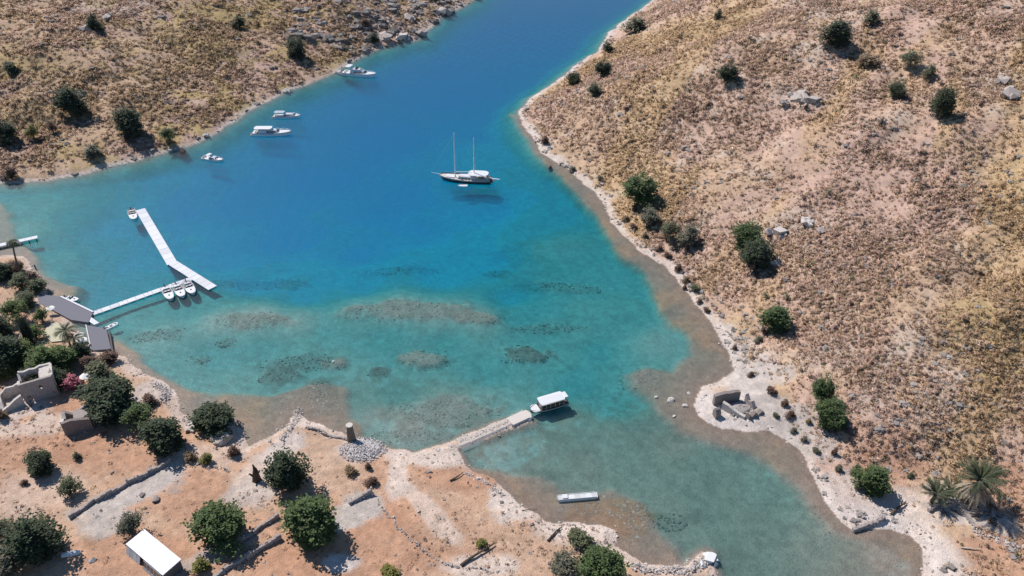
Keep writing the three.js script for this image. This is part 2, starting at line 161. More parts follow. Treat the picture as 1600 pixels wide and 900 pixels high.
{
  const pos = new Float32Array(NX * NZ * 3), col = new Float32Array(NX * NZ * 3), uv = new Float32Array(NX * NZ * 2), idx = new Uint32Array((NX - 1) * (NZ - 1) * 6);
  let n = 0;
  for (let j = 0; j < NZ; j++) for (let i = 0; i < NX; i++) {
    const k = j * NX + i, z = rowsZ[j], x = colsU[i] * halfWidth(z), c = colourAt(x, z, net.h[k], net.d[k], net.w[k], net.s[k]);
    pos.set([x, net.h[k], z], k * 3); col.set([c[0] * 1.36, c[1] * 1.36, c[2] * 1.36], k * 3); uv.set([x / 24, -z / 24], k * 2);
    if (i < NX - 1 && j < NZ - 1) { idx.set([k, k + 1, k + NX, k + 1, k + NX + 1, k + NX], n); n += 6; }
  }
  const g = new THREE.BufferGeometry();
  g.setAttribute('position', new THREE.BufferAttribute(pos, 3)); g.setAttribute('color', new THREE.BufferAttribute(col, 3)); g.setAttribute('uv', new THREE.BufferAttribute(uv, 2)); g.setIndex(new THREE.BufferAttribute(idx, 1)); g.computeVertexNormals();
  const m = new THREE.Mesh(g, groundMat); m.name = 'terrain'; m.receiveShadow = m.castShadow = true;
  m.userData = { kind: 'structure', label: 'dry rocky hills, red earth shore and sandy sea bed', category: 'terrain' }; scene.add(m);
}

// ---------------------------------------------------------------- sea: a body that swallows red light, fine suspended matter, and a rippled surface
{
  const sea = new THREE.Group(); sea.name = 'sea'; sea.userData = { kind: 'structure', label: 'clear blue and turquoise water of the narrow bay', category: 'water' }; scene.add(sea);
  const S = 3400, body = new THREE.Mesh(new THREE.BoxGeometry(2 * S, 40, 2 * S), new THREE.MeshPhysicalMaterial({ color: lin(.02, .2, .3), roughness: .3, transparent: true, opacity: .006, thickness: 1, attenuationColor: lin(.70, .941, .957), attenuationDistance: 1 }));
  body.position.set(0, -20.004, 0); body.name = 'water_body'; sea.add(body);
  for (const [y, a] of [[1.7, .012], [2.2, .024], [2.8, .04], [3.5, .08], [4.4, .13], [5.6, .20], [7.2, .30], [9.2, .45]]) { // fine matter in suspension, thicker in the deep layers
    const q = new THREE.Mesh(new THREE.PlaneGeometry(2 * S, 2 * S).rotateX(-Math.PI / 2), new THREE.MeshStandardMaterial({ color: lin(.0, .62, .98), roughness: 1, transparent: true, opacity: a })); q.position.y = -y; q.name = 'suspended_matter'; sea.add(q);
  }
  const N = 512, w = new Uint8Array(N * N * 4), r = rng(5), waves = [];
  for (let k = 0; k < 40; k++) { const a = .5 + (r() - .5) * 2.2, n = 5 + Math.floor(r() * r() * 60); waves.push([Math.round(Math.cos(a) * n), Math.round(Math.sin(a) * n), r() * 6.28, 1 / Math.sqrt(n)]); }
  for (let y = 0; y < N; y++) for (let x = 0; x < N; x++) { let s = 0; for (const [a, b, p, m] of waves) s += m * Math.sin((a * x + b * y) / N * 2 * Math.PI + p); const v = clamp(128 + s * 26, 0, 255); w.set([v, v, v, 255], (y * N + x) * 4); }
  const t = new THREE.DataTexture(w, N, N); t.wrapS = t.wrapT = THREE.RepeatWrapping; t.magFilter = THREE.LinearFilter; t.repeat.set(2 * S / 34, 2 * S / 34); t.needsUpdate = true;
  const top = new THREE.Mesh(new THREE.PlaneGeometry(2 * S, 2 * S).rotateX(-Math.PI / 2), new THREE.MeshPhysicalMaterial({ color: lin(1, 1, 1), transmission: 1, thickness: 0, ior: 1.33, roughness: .3, bumpMap: t, bumpScale: .06 }));
  top.name = 'water_surface'; sea.add(top);
}

// ---------------------------------------------------------------- naming and placing
const taken = new Map();
function numbered(n) { const k = taken.get(n) ?? 0; taken.set(n, k + 1); return k ? n + '_' + String(k).padStart(3, '0') : n; }
function thing(name, label, category, [x, z], y, turn = 0, group) { const o = new THREE.Group(); o.name = numbered(name); o.position.set(x, y ?? landAt(x, z), z); o.rotation.y = turn; o.userData = { label, category }; if (group) o.userData.group = group; scene.add(o); return o; }
function part(name, geo, mat, parent) { const m = new THREE.Mesh(Array.isArray(geo) ? mergeGeometries(geo.map((g) => g.index ? g.toNonIndexed() : g)) : geo, mat); m.name = name; parent.add(m); return m; }
function single(name, geo, mat, label, category, [x, z], y, turn, group) { const m = new THREE.Mesh(Array.isArray(geo) ? mergeGeometries(geo.map((g) => g.index ? g.toNonIndexed() : g)) : geo, mat); m.name = numbered(name); m.position.set(x, y ?? landAt(x, z), z); m.rotation.y = turn ?? 0; m.userData = { label, category }; if (group) m.userData.group = group; scene.add(m); return m; }
const std = (r, g, b, rough = .8, o = {}) => new THREE.MeshStandardMaterial({ color: lin(r, g, b), roughness: rough, ...o });
const phys = (o) => new THREE.MeshPhysicalMaterial(o);
const box = (w, h, d, x = 0, y = 0, z = 0, ry = 0, rz = 0, rx = 0) => new THREE.BoxGeometry(w, h, d).applyMatrix4(new THREE.Matrix4().compose(new THREE.Vector3(x, y, z), new THREE.Quaternion().setFromEuler(new THREE.Euler(rx, ry, rz)), new THREE.Vector3(1, 1, 1)));
function rod(a, b, ra, rb = ra, n = 6) { const A = new THREE.Vector3(...a), B = new THREE.Vector3(...b), l = A.distanceTo(B), g = new THREE.CylinderGeometry(rb, ra, l, n, 1); g.applyQuaternion(new THREE.Quaternion().setFromUnitVectors(new THREE.Vector3(0, 1, 0), B.clone().sub(A).normalize())); const c = A.add(B).multiplyScalar(.5); return g.translate(c.x, c.y, c.z); }
function polyMesh(tris) { const g = new THREE.BufferGeometry(); g.setAttribute('position', new THREE.BufferAttribute(new Float32Array(tris), 3)); g.setAttribute('uv', new THREE.BufferAttribute(new Float32Array(tris.length / 3 * 2), 2)); g.computeVertexNormals(); return g; }
// an angular stone about one metre across
function rockGeo(seed, flat = .75, n = 14) {
  const r = rng(seed), pts = []; for (let k = 0; k < n; k++) { const u = r() * 2 - 1, a = r() * 6.283, s = Math.sqrt(1 - u * u), q = .40 + r() * .14; pts.push(new THREE.Vector3(Math.cos(a) * s * q * (1 + r() * .2), u * q * flat, Math.sin(a) * s * q)); }
  const g = new ConvexGeometry(pts); g.setAttribute('uv', new THREE.BufferAttribute(new Float32Array(g.attributes.position.count * 2), 2)); return g;
}
// a broken outcrop: several angular blocks leaning on each other
function cragGeo(seed) { const r = rng(seed), G = [rockGeo(seed, .9, 16)]; for (let k = 0; k < 6; k++) { const a = r() * 6.283, q = .22 + r() * .3, s = .3 + r() * .45; G.push(rockGeo(seed + k * 7 + 1, .7 + r() * .5, 12).applyMatrix4(new THREE.Matrix4().compose(new THREE.Vector3(Math.cos(a) * q, (r() - .5) * .25, Math.sin(a) * q), new THREE.Quaternion().setFromEuler(new THREE.Euler(r(), r() * 6, r())), new THREE.Vector3(s, s, s)))); } return mergeGeometries(G); }
const ROCKS = [1, 2, 3, 4, 5, 6].map((s) => rockGeo(s * 31, .6 + .08 * s)), CRAGS = [1, 2, 3, 4, 5].map((s) => cragGeo(s * 53)), PEBBLES = [7, 8, 9].map((s) => rockGeo(s * 17, .7, 8));
const M4 = new THREE.Matrix4(), Q4 = new THREE.Quaternion(), V4 = new THREE.Vector3(), S4 = new THREE.Vector3(), E4 = new THREE.Euler();
const placed = (g, x, y, z, sx, sy, sz, ry = 0, rx = 0, rz = 0) => g.clone().applyMatrix4(M4.compose(V4.set(x, y, z), Q4.setFromEuler(E4.set(rx, ry, rz)), S4.set(sx, sy, sz)));

// ---------------------------------------------------------------- vegetation
const leafMat = (r, g, b, t = .28) => phys({ color: lin(r, g, b), roughness: .95, transmission: t, thickness: 0, vertexColors: true, side: THREE.DoubleSide });
const LEAF = { dark: leafMat(.046, .066, .024), green: leafMat(.078, .118, .030), fresh: leafMat(.105, .150, .034), olive: leafMat(.120, .130, .062), grey: leafMat(.150, .145, .095), lime: leafMat(.19, .18, .04), palm: leafMat(.062, .078, .030), pink: leafMat(.50, .16, .19), cypress: leafMat(.03, .045, .022), dry: leafMat(.24, .165, .085), brown: leafMat(.15, .085, .055) };
const barkMat = std(.13, .095, .07, 1), bareMat = std(.23, .18, .14, 1), frondDry = std(.30, .25, .18, 1, { side: THREE.DoubleSide });
// crown: sprays of leaf-sized faces round many twig ends inside an uneven outline; unit height 1, unit width 1, foot at 0
function crownGeo(seed, { lobes = 9, twigs = 260, faces = 9, leaf = .045, base = .18, spread = .5, top = 1, hollow = .45, ragged = .25 }) {
  const r = rng(seed), L = [], pos = [], col = [];
  for (let k = 0; k < lobes; k++) { const a = k / lobes * 6.283 + r() * .9, q = k === 0 ? 0 : .35 + r() * .62, y = lerp(base + .14, top - .22, k === 0 ? .9 : r() * (1 - q * .35)); L.push([Math.cos(a) * q * spread * .66, y, Math.sin(a) * q * spread * .66, spread * (.30 + r() * .22), (.14 + r() * .12)]); }
  for (let k = 0; k < twigs; k++) {
    const l = L[Math.floor(r() * lobes)], u = r() * 2 - 1, a = r() * 6.283, s = Math.sqrt(1 - u * u), q = Math.pow(hollow + (1 - hollow) * r(), .6) * (1 + (r() - .5) * ragged * 2);
    const cx = l[0] + Math.cos(a) * s * l[3] * q, cy = l[1] + u * l[4] * q * 1.25, cz = l[2] + Math.sin(a) * s * l[3] * q, tone = .72 + r() * .56, hue = (r() - .5) * .24;
    for (let f = 0; f < faces; f++) {
      const px = cx + (r() - .5) * leaf * 2.6, py = cy + (r() - .5) * leaf * 2.2, pz = cz + (r() - .5) * leaf * 2.6, t = r() * 6.283, e = (r() - .35) * 1.5, len = leaf * (.7 + r() * .8), wd = leaf * (.34 + r() * .3);
      const dx = Math.cos(t) * Math.cos(e), dy = Math.sin(e), dz = Math.sin(t) * Math.cos(e), nx = -Math.sin(t), nz = Math.cos(t), ty = (r() - .5) * .8;
      pos.push(px, py, pz, px + dx * len * .55 + nx * wd, py + dy * len * .55 + ty * wd, pz + dz * len * .55 + nz * wd, px + dx * len, py + dy * len, pz + dz * len, px, py, pz, px + dx * len, py + dy * len, pz + dz * len, px + dx * len * .5 - nx * wd, py + dy * len * .5 - ty * wd, pz + dz * len * .5 - nz * wd);
      const w = tone * (.88 + r() * .24); for (let i = 0; i < 6; i++) col.push(w * (1 + hue), w, w * (1 - hue * .6));
    }
  }
  const g = new THREE.BufferGeometry(); g.setAttribute('position', new THREE.BufferAttribute(new Float32Array(pos), 3)); g.setAttribute('color', new THREE.BufferAttribute(new Float32Array(col), 3)); g.setAttribute('uv', new THREE.BufferAttribute(new Float32Array(pos.length / 3 * 2), 2)); g.computeVertexNormals(); return g;
}
function trunkGeo(seed, h = .62, r0 = .05, limbs = 5, spread = .3) {
  const r = rng(seed), G = [], fork = h * (.32 + r() * .2), lean = [(r() - .5) * .08, (r() - .5) * .08];
  G.push(rod([0, -.06, 0], [lean[0], fork, lean[1]], r0, r0 * .8, 7));
  for (let k = 0; k < limbs; k++) { const a = k / limbs * 6.283 + r(), q = spread * (.5 + r() * .6), m = [lean[0] + Math.cos(a) * q * .5, fork + (h - fork) * .55, lean[1] + Math.sin(a) * q * .5]; G.push(rod([lean[0], fork * .92, lean[1]], m, r0 * .55, r0 * .36, 5), rod(m, [lean[0] + Math.cos(a) * q, h * (.95 + r() * .3), lean[1] + Math.sin(a) * q], r0 * .36, r0 * .12, 5)); }
  return mergeGeometries(G);
}
const KIND = {
  round: { crown: [0, 1, 2, 3].map((k) => crownGeo(100 + k, { lobes: 12 + k, twigs: 640, faces: 9, leaf: .046, base: .04, spread: .5, ragged: .42, hollow: .35 })), trunk: [trunkGeo(1), trunkGeo(2)] },
  loose: { crown: [0, 1, 2].map((k) => crownGeo(200 + k, { lobes: 9, twigs: 300, faces: 8, leaf: .046, base: .16, spread: .46, hollow: .2, ragged: .45 })), trunk: [trunkGeo(5, .7, .042, 6, .34), trunkGeo(6, .66, .045, 5, .36)] },
  bush: { crown: [0, 1, 2].map((k) => crownGeo(300 + k, { lobes: 7, twigs: 170, faces: 8, leaf: .075, base: -.05, spread: .5, hollow: .3, ragged: .4 })), trunk: [trunkGeo(9, .45, .03, 6, .4)] },
};
function tree(kind, v, mat, name, label, category, at, wide, high, group, bark = barkMat) {
  const o = thing(name, label, category, at, undefined, v * 2.4, group), K = KIND[kind];
  const c = part(kind === 'bush' ? 'foliage' : 'crown', K.crown[v % K.crown.length], mat, o); c.scale.set(wide, high, wide * (.92 + .05 * (v % 4)));
  const t = part(kind === 'bush' ? 'stem' : 'trunk', K.trunk[v % K.trunk.length], bark, o); t.scale.set(wide, high, wide);
  return o;
}
const on = (list) => list; // [spot, width m, height m, kind, variant, leaf, name, label, category]
for (const [at, wide, high, kind, v, leaf, name, label, cat, group] of on([
  // western hillside
  [[-181.09, -301.37], 15, 12.5, 'round', 0, 'dark', 'carob_tree', 'big dark round tree on the left hillside, upper one of the two largest', 'tree', 'hillside trees'],
  [[-153.65, -291.01], 13.5, 13, 'round', 1, 'dark', 'carob_tree', 'big dark tree on the left hillside, lower right of its twin', 'tree', 'hillside trees'],
  [[-198.39, -280.99], 10.5, 9.5, 'round', 2, 'dark', 'carob_tree', 'dark tree cut by the left edge of the photo above the shore', 'tree', 'hillside trees'],
  [[-138.45, -288.77], 8, 7.5, 'loose', 0, 'green', 'young_tree', 'olive green small tree just above the pale left shore', 'tree', 'hillside trees'],
  [[-189.49, -284.07], 7, 7, 'loose', 1, 'lime', 'young_tree', 'yellow green small tree beside the tree at the left edge', 'tree', 'hillside trees'],
  [[-183.40, -287.77], 5, 6, 'loose', 2, 'brown', 'young_tree', 'thin brownish sapling between the yellow green tree and the dark tree', 'tree', 'hillside trees'],
  [[-107.59, -383.78], 12, 11, 'round', 3, 'dark', 'carob_tree', 'lone dark tree above the motor yacht by the rocks', 'tree', 'hillside trees'],
  [[-199.31, -372.50], 10, 8, 'bush', 0, 'dark', 'dark_bush', 'dark bush among grey rocks near the top left', 'bush', 'hillside bushes'],
  [[-142.17, -407.15], 8, 7, 'bush', 1, 'dark', 'dark_bush', 'dark bush in yellow grass at top, left of the lone tree', 'bush', 'hillside bushes'],
  [[-216.97, -326.96], 8, 6, 'bush', 2, 'dark', 'dark_bush', 'dark bush near the left edge above the dark trees', 'bush', 'hillside bushes'],
  [[-162.43, -274.49], 9, 5, 'bush', 0, 'grey', 'grey_bush', 'grey green bush with dark rocks below the two largest trees', 'bush', 'hillside bushes'],
  [[-186.45, -258.60], 6, 6, 'bush', 1, 'brown', 'dark_bush', 'ragged dark bush at the waterline on the far left shore', 'bush', 'hillside bushes'],
  [[-132.16, -283.92], 4.5, 3, 'bush', 2, 'brown', 'dark_bush', 'small brown bush right of the olive green shore tree', 'bush', 'hillside bushes'],
  [[-75.06, -420.55], 8, 5, 'bush', 0, 'dark', 'dark_bush', 'dark bush on the rocky left shore beyond the motor yacht', 'bush', 'hillside bushes'],
  [[-81.86, -433.61], 7, 5, 'bush', 1, 'brown', 'dark_bush', 'brown bush on the grey rocks above the rocky left shore', 'bush', 'hillside bushes'],
  // eastern hillside
  [[125.00, -296.72], 14, 11, 'round', 1, 'dark', 'carob_tree', 'dense dark tree high on the right hillside, largest near the top', 'tree', 'eastern trees'],
  [[83.54, -289.54], 8.5, 8, 'round', 2, 'dark', 'carob_tree', 'small dark tree standing alone high on the right hill', 'tree', 'eastern trees'],
  [[142.99, -272.70], 9.5, 7, 'loose', 0, 'olive', 'wild_olive_tree', 'olive coloured tree with pale top at upper right', 'tree', 'eastern trees'],
  [[145.51, -263.45], 7, 6, 'loose', 1, 'olive', 'wild_olive_tree', 'ragged olive tree right of the pale topped one at upper right', 'tree', 'eastern trees'],
  [[132.17, -254.53], 6.6, 6.5, 'round', 3, 'olive', 'wild_olive_tree', 'small dark olive tree left of the tall dark tree at upper right', 'tree', 'eastern trees'],
  [[138.04, -234.76], 9.4, 11, 'round', 0, 'dark', 'carob_tree', 'tall dark tree at upper right casting a deep shadow', 'tree', 'eastern trees'],
  [[142.74, -311.10], 8, 6, 'bush', 1, 'olive', 'dark_bush', 'olive bush at the top right of the densest dark tree', 'bush', 'eastern bushes'],
  [[132.30, -280.31], 10, 5, 'bush', 2, 'dry', 'dry_bush', 'rust brown dry bush below the densest dark tree', 'bush', 'eastern bushes'],
  [[103.36, -393.25], 6, 5, 'bush', 0, 'olive', 'dark_bush', 'small olive bush near the top centre right of the hill', 'bush', 'eastern bushes'],
  [[68.26, -429.63], 14, 8, 'bush', 1, 'olive', 'dark_bush', 'wide olive bush on the skyline of the right point', 'bush', 'eastern bushes'],
  [[49.59, -394.85], 8, 7, 'bush', 2, 'dark', 'dark_bush', 'dark bush on the far shore of the right point', 'bush', 'eastern bushes'],
  [[41.29, -338.93], 8.6, 8, 'round', 2, 'dark', 'carob_tree', 'dark small tree on the right point, middle of three', 'tree', 'eastern trees'],
  [[29.12, -346.60], 8, 7, 'round', 3, 'dark', 'carob_tree', 'dark small tree nearest the water on the right point', 'tree', 'eastern trees'],
  [[34.87, -315.07], 7, 5.6, 'round', 0, 'olive', 'wild_olive_tree', 'olive bushy tree lowest of three on the right point', 'tree', 'eastern trees'],
  [[13.56, -290.52], 4.5, 3.5, 'bush', 0, 'brown', 'dark_bush', 'small dark bush at the waterline just inside the right point', 'bush', 'eastern bushes'],
  [[44.55, -235.09], 13, 11.5, 'round', 2, 'green', 'carob_tree', 'broad green tree topmost of the row along the right shore', 'tree', 'eastern trees'],
  [[45.34, -221.64], 9, 7, 'loose', 2, 'grey', 'wild_olive_tree', 'grey olive tree below the broad green shore tree', 'tree', 'eastern trees'],
  [[50.47, -211.47], 8, 8, 'loose', 0, 'olive', 'wild_olive_tree', 'left one of two olive trees close together on the right shore', 'tree', 'eastern trees'],
  [[55.24, -207.77], 9.5, 8.5, 'loose', 1, 'grey', 'wild_olive_tree', 'grey tree with dark foot, right one of two close together', 'tree', 'eastern trees'],
  [[71.31, -197.58], 10.5, 10.5, 'round', 3, 'green', 'carob_tree', 'dark green tree above another at mid right by white rocks', 'tree', 'eastern trees'],
  [[71.51, -189.15], 11.5, 9.5, 'round', 0, 'dark', 'carob_tree', 'dark spreading tree directly below its neighbour at mid right', 'tree', 'eastern trees'],
  [[70.55, -163.28], 9.4, 8, 'round', 1, 'green', 'carob_tree', 'green tree alone on the slope above the ruined shore house', 'tree', 'eastern trees'],
  [[73.66, -135.07], 5.6, 8, 'round', 2, 'green', 'young_tree', 'bright green narrow tree right of the shore ruin, upper half', 'tree', 'eastern trees'],
  [[74.06, -128.90], 8, 8.5, 'round', 3, 'green', 'young_tree', 'green tree with deep shadow right of the shore ruin', 'tree', 'eastern trees'],
  [[77.23, -111.02], 8.4, 7.5, 'round', 1, 'green', 'carob_tree', 'bright green tree above the white gravel at lower right', 'tree', 'eastern trees'],
  [[75.61, -115.60], 2.6, 2.4, 'bush', 1, 'olive', 'dark_bush', 'little olive bush at the left of the bright green tree', 'bush', 'eastern bushes'],
  [[74.42, -110.94], 1.8, 1.8, 'bush', 2, 'grey', 'grey_bush', 'round grey bush at the foot of the bright green tree', 'bush', 'eastern bushes'],
  [[72.58, -120.70], 2.0, 2.2, 'bush', 0, 'brown', 'dark_bush', 'dark red brown bush alone on the bank at lower right', 'bush', 'eastern bushes'],
  // southern shore
  [[-47.97, -111.27], 10.6, 9.8, 'round', 0, 'dark', 'carob_tree', 'dark tree behind the largest tree in the middle foreground', 'tree', 'shore trees'],
  [[-39.80, -98.71], 12.8, 11.6, 'round', 1, 'green', 'carob_tree', 'largest leafy green tree in the middle foreground', 'tree', 'shore trees'],
  [[-57.60, -97.85], 11.2, 9.8, 'round', 2, 'green', 'carob_tree', 'leafy green tree right of the white roofed shed', 'tree', 'shore trees'],
  [[-95.04, -134.64], 14.6, 10.5, 'round', 3, 'dark', 'carob_tree', 'wide dark tree behind the roofless house near the quay', 'tree', 'shore trees'],
  [[-87.39, -130.44], 8.5, 6.5, 'loose', 0, 'green', 'young_tree', 'yellowish green tree left of the black shaded tree', 'tree', 'shore trees'],
  [[-78.67, -123.23], 11, 9.5, 'round', 1, 'dark', 'carob_tree', 'very dark tree at the top end of the gravel track', 'tree', 'shore trees'],
  [[-69.52, -130.12], 10.4, 6.6, 'round', 2, 'dark', 'carob_tree', 'low wide green tree at the water beside tilted slabs', 'tree', 'shore trees'],
  [[-103.00, -116.00], 6.6, 6.2, 'round', 3, 'dark', 'young_tree', 'small dark tree on the red earth at left', 'tree', 'shore trees'],
  [[-93.96, -109.40], 6, 5.4, 'loose', 2, 'olive', 'young_tree', 'dry looking olive tree below the small dark tree', 'tree', 'shore trees'],
  [[-97.55, -119.85], 2.4, 2, 'bush', 0, 'olive', 'dark_bush', 'small round bush right of the small dark tree', 'bush', 'shore bushes'],
  [[-104.99, -111.92], 1.8, 1.4, 'bush', 1, 'brown', 'dark_bush', 'tiny brown bush on red earth below the small dark tree', 'bush', 'shore bushes'],
  [[-92.21, -93.03], 12, 10, 'round', 0, 'dark', 'carob_tree', 'dark green tree in the clump at the bottom left corner', 'tree', 'shore trees'],
  [[-95.45, -89.73], 10, 8, 'loose', 1, 'grey', 'wild_olive_tree', 'grey tangled tree in the very bottom left corner', 'tree', 'shore trees'],
  [[-100.28, -96.59], 7, 7, 'loose', 0, 'olive', 'young_tree', 'yellowish tree at the left edge above the corner clump', 'tree', 'shore trees'],
  [[-76.58, -99.26], 6.2, 6.4, 'loose', 1, 'grey', 'wild_olive_tree', 'pale olive tree with thin trunk above the white roofed shed', 'tree', 'shore trees'],
  [[17.44, -88.94], 9.4, 9, 'round', 2, 'green', 'carob_tree', 'bright green tree cut by the bottom edge beside the inlet', 'tree', 'shore trees'],
  [[9.92, -90.69], 7.4, 5.2, 'loose', 2, 'grey', 'grey_bush', 'grey green bushes left of the tree at the bottom edge', 'bush', 'shore bushes'],
  [[13.50, -97.38], 5.4, 3.2, 'bush', 2, 'olive', 'olive_bush', 'yellow olive bush above the tree at the bottom edge', 'bush', 'shore bushes'],
  [[-59.71, -90.64], 4.4, 3.4, 'bush', 0, 'lime', 'olive_bush', 'yellow green bush at the right end of the shed', 'bush', 'shore bushes'],
  [[-68.06, -118.86], 3, 3, 'bush', 1, 'lime', 'olive_bush', 'small yellow bush beside the dry one above the low wall', 'bush', 'shore bushes'],
  [[-72.08, -119.36], 3.2, 2.4, 'bush', 2, 'dry', 'dry_bush', 'dry tan bush next to the small yellow bush', 'bush', 'shore bushes'],
  [[-62.75, -121.14], 3.6, 2.8, 'bush', 0, 'brown', 'dry_bush', 'brown bush below the tilted slabs at the water', 'bush', 'shore bushes'],
  [[-72.57, -129.46], 3.4, 3.4, 'bush', 1, 'lime', 'olive_bush', 'yellow bush between the black tree and tilted slabs', 'bush', 'shore bushes'],
  [[-35.49, -115.40], 3.2, 2, 'bush', 2, 'dry', 'dry_bush', 'dry bush below the white rubble heap', 'bush', 'shore bushes'],
  [[-31.82, -117.03], 2, 1.8, 'bush', 0, 'brown', 'dry_bush', 'small brown bush at the right below the rubble heap', 'bush', 'shore bushes'],
  [[-30.29, -112.57], 3, 2, 'bush', 1, 'brown', 'dark_bush', 'dark bush at the top end of the long stone line', 'bush', 'shore bushes'],
  [[-23.60, -89.62], 4, 1.6, 'bush', 2, 'lime', 'olive_bush', 'low olive bush at the bottom edge on red soil', 'bush', 'shore bushes'],
  [[-6.03, -96.90], 3, 1.8, 'bush', 0, 'lime', 'olive_bush', 'thin yellowish bush at the dark driftwood log', 'bush', 'shore bushes'],
  [[-50.43, -111.69], 3, 2.4, 'bush', 1, 'grey', 'grey_bush', 'grey bush left of the trees in the middle foreground', 'bush', 'shore bushes'],
  // village by the quay
  [[-129.41, -150.87], 13, 11, 'round', 1, 'dark', 'carob_tree', 'big dark tree at the left edge above the roofless house', 'tree', 'village trees'],
  [[-118.31, -149.12], 11, 8, 'round', 0, 'fresh', 'garden_tree', 'lush green tree behind the roofless house', 'tree', 'village trees'],
  [[-115.20, -151.79], 8, 6.5, 'round', 2, 'fresh', 'garden_tree', 'bright green tree left of the lower quay slab', 'tree', 'village trees'],
  [[-126.79, -153.34], 9, 7, 'round', 3, 'fresh', 'garden_tree', 'green tree between the dark edge tree and the roofless house', 'tree', 'village trees'],
  [[-138.29, -171.40], 9, 7, 'loose', 0, 'fresh', 'garden_tree', 'green garden tree above the dark edge tree', 'tree', 'village trees'],
  [[-145.01, -186.81], 8, 6, 'loose', 2, 'olive', 'garden_tree', 'pale olive tree near the water at the left edge', 'tree', 'village trees'],
  [[-153.26, -192.34], 8, 6, 'round', 1, 'dark', 'carob_tree', 'dark tree at the left edge below the small jetty', 'tree', 'village trees'],
  [[-131.01, -170.94], 5, 5.5, 'loose', 1, 'fresh', 'garden_tree', 'green tree just left of the dark quay', 'tree', 'village trees'],
  [[-150.52, -195.08], 6, 5, 'round', 3, 'brown', 'dark_bush', 'dark bush at the foot of the tall thin palm', 'bush', 'village bushes'],
  [[-108.86, -142.89], 6.5, 4.4, 'bush', 0, 'pink', 'bougainvillea_bush', 'pink flowering bush right of the roofless house', 'bush', 'village bushes'],
  [[-104.99, -153.66], 6, 3.4, 'bush', 1, 'brown', 'dry_bush', 'reddish brown bush below the quay slab', 'bush', 'village bushes'],
  [[-105.02, -147.44], 7, 4.6, 'bush', 2, 'olive', 'olive_bush', 'olive bush between the pink bush and the wide dark tree', 'bush', 'village bushes'],
  [[-88.20, -137.61], 4, 3, 'bush', 2, 'brown', 'dry_bush', 'brown bush above the yellowish green tree by the beach', 'bush', 'village bushes'],
  [[-128.70, -147.14], 7, 4, 'bush', 1, 'lime', 'olive_bush', 'yellow green bush left of the roofless house', 'bush', 'village bushes'],
  [[-119.00, -144.70], 7, 6, 'round', 1, 'dark', 'garden_tree', 'dark leafy tree hugging the far wall of the roofless house', 'tree', 'village trees'],
  [[-112.66, -143.62], 6, 6, 'round', 2, 'dark', 'garden_tree', 'dark tree between the roofless house and the pink flowering bush', 'tree', 'village trees'],
  [[-138.08, -162.61], 9, 8, 'round', 0, 'dark', 'carob_tree', 'dark tree half cut by the left edge beside the cypress', 'tree', 'village trees'],
  [[-138.83, -178.49], 6, 5, 'round', 3, 'olive', 'garden_tree', 'olive green tree between the garden tree and the upper quay', 'tree', 'village trees'],
  [[-140.14, -186.07], 7, 4.4, 'bush', 1, 'olive', 'olive_bush', 'wide olive bush on the bank above the upper quay slab', 'bush', 'village bushes'],
  [[-144.41, -191.34], 5, 3.6, 'bush', 2, 'brown', 'dark_bush', 'brown shaded bush on the bank right of the thin palm', 'bush', 'village bushes'],
  [[-113.00, -155.13], 6, 5, 'round', 0, 'dark', 'garden_tree', 'dark tree in front of the white parasols by the quay', 'tree', 'village trees'],
  [[-108.93, -151.31], 5, 4, 'round', 1, 'brown', 'garden_tree', 'reddish brown tree below the lower quay slab', 'tree', 'village trees'],
  [[-128.77, -163.09], 6, 5, 'loose', 2, 'fresh', 'garden_tree', 'light green tree left of the beige terrace', 'tree', 'village trees'],
  [[-100.20, -138.37], 8, 6, 'round', 0, 'olive', 'garden_tree', 'olive leaved tree against the left of the wide dark tree', 'tree', 'village trees'],
  [[-120.70, -131.84], 3.5, 3, 'bush', 0, 'dry', 'dry_bush', 'dry brown bush at the left edge by pale rocks', 'bush', 'village bushes'],
])) tree(kind, v, LEAF[leaf], name, label, cat, at, wide, high, group, leaf === 'grey' || leaf === 'olive' ? bareMat : barkMat);
const ONES = ['first', 'second', 'third', 'fourth', 'fifth', 'sixth', 'seventh', 'eighth', 'ninth', 'tenth', 'eleventh', 'twelfth', 'thirteenth', 'fourteenth', 'fifteenth', 'sixteenth', 'seventeenth', 'eighteenth', 'nineteenth', 'twentieth'], RANK = [...ONES, ...ONES.slice(0, 10).map((w) => 'twenty ' + w)];
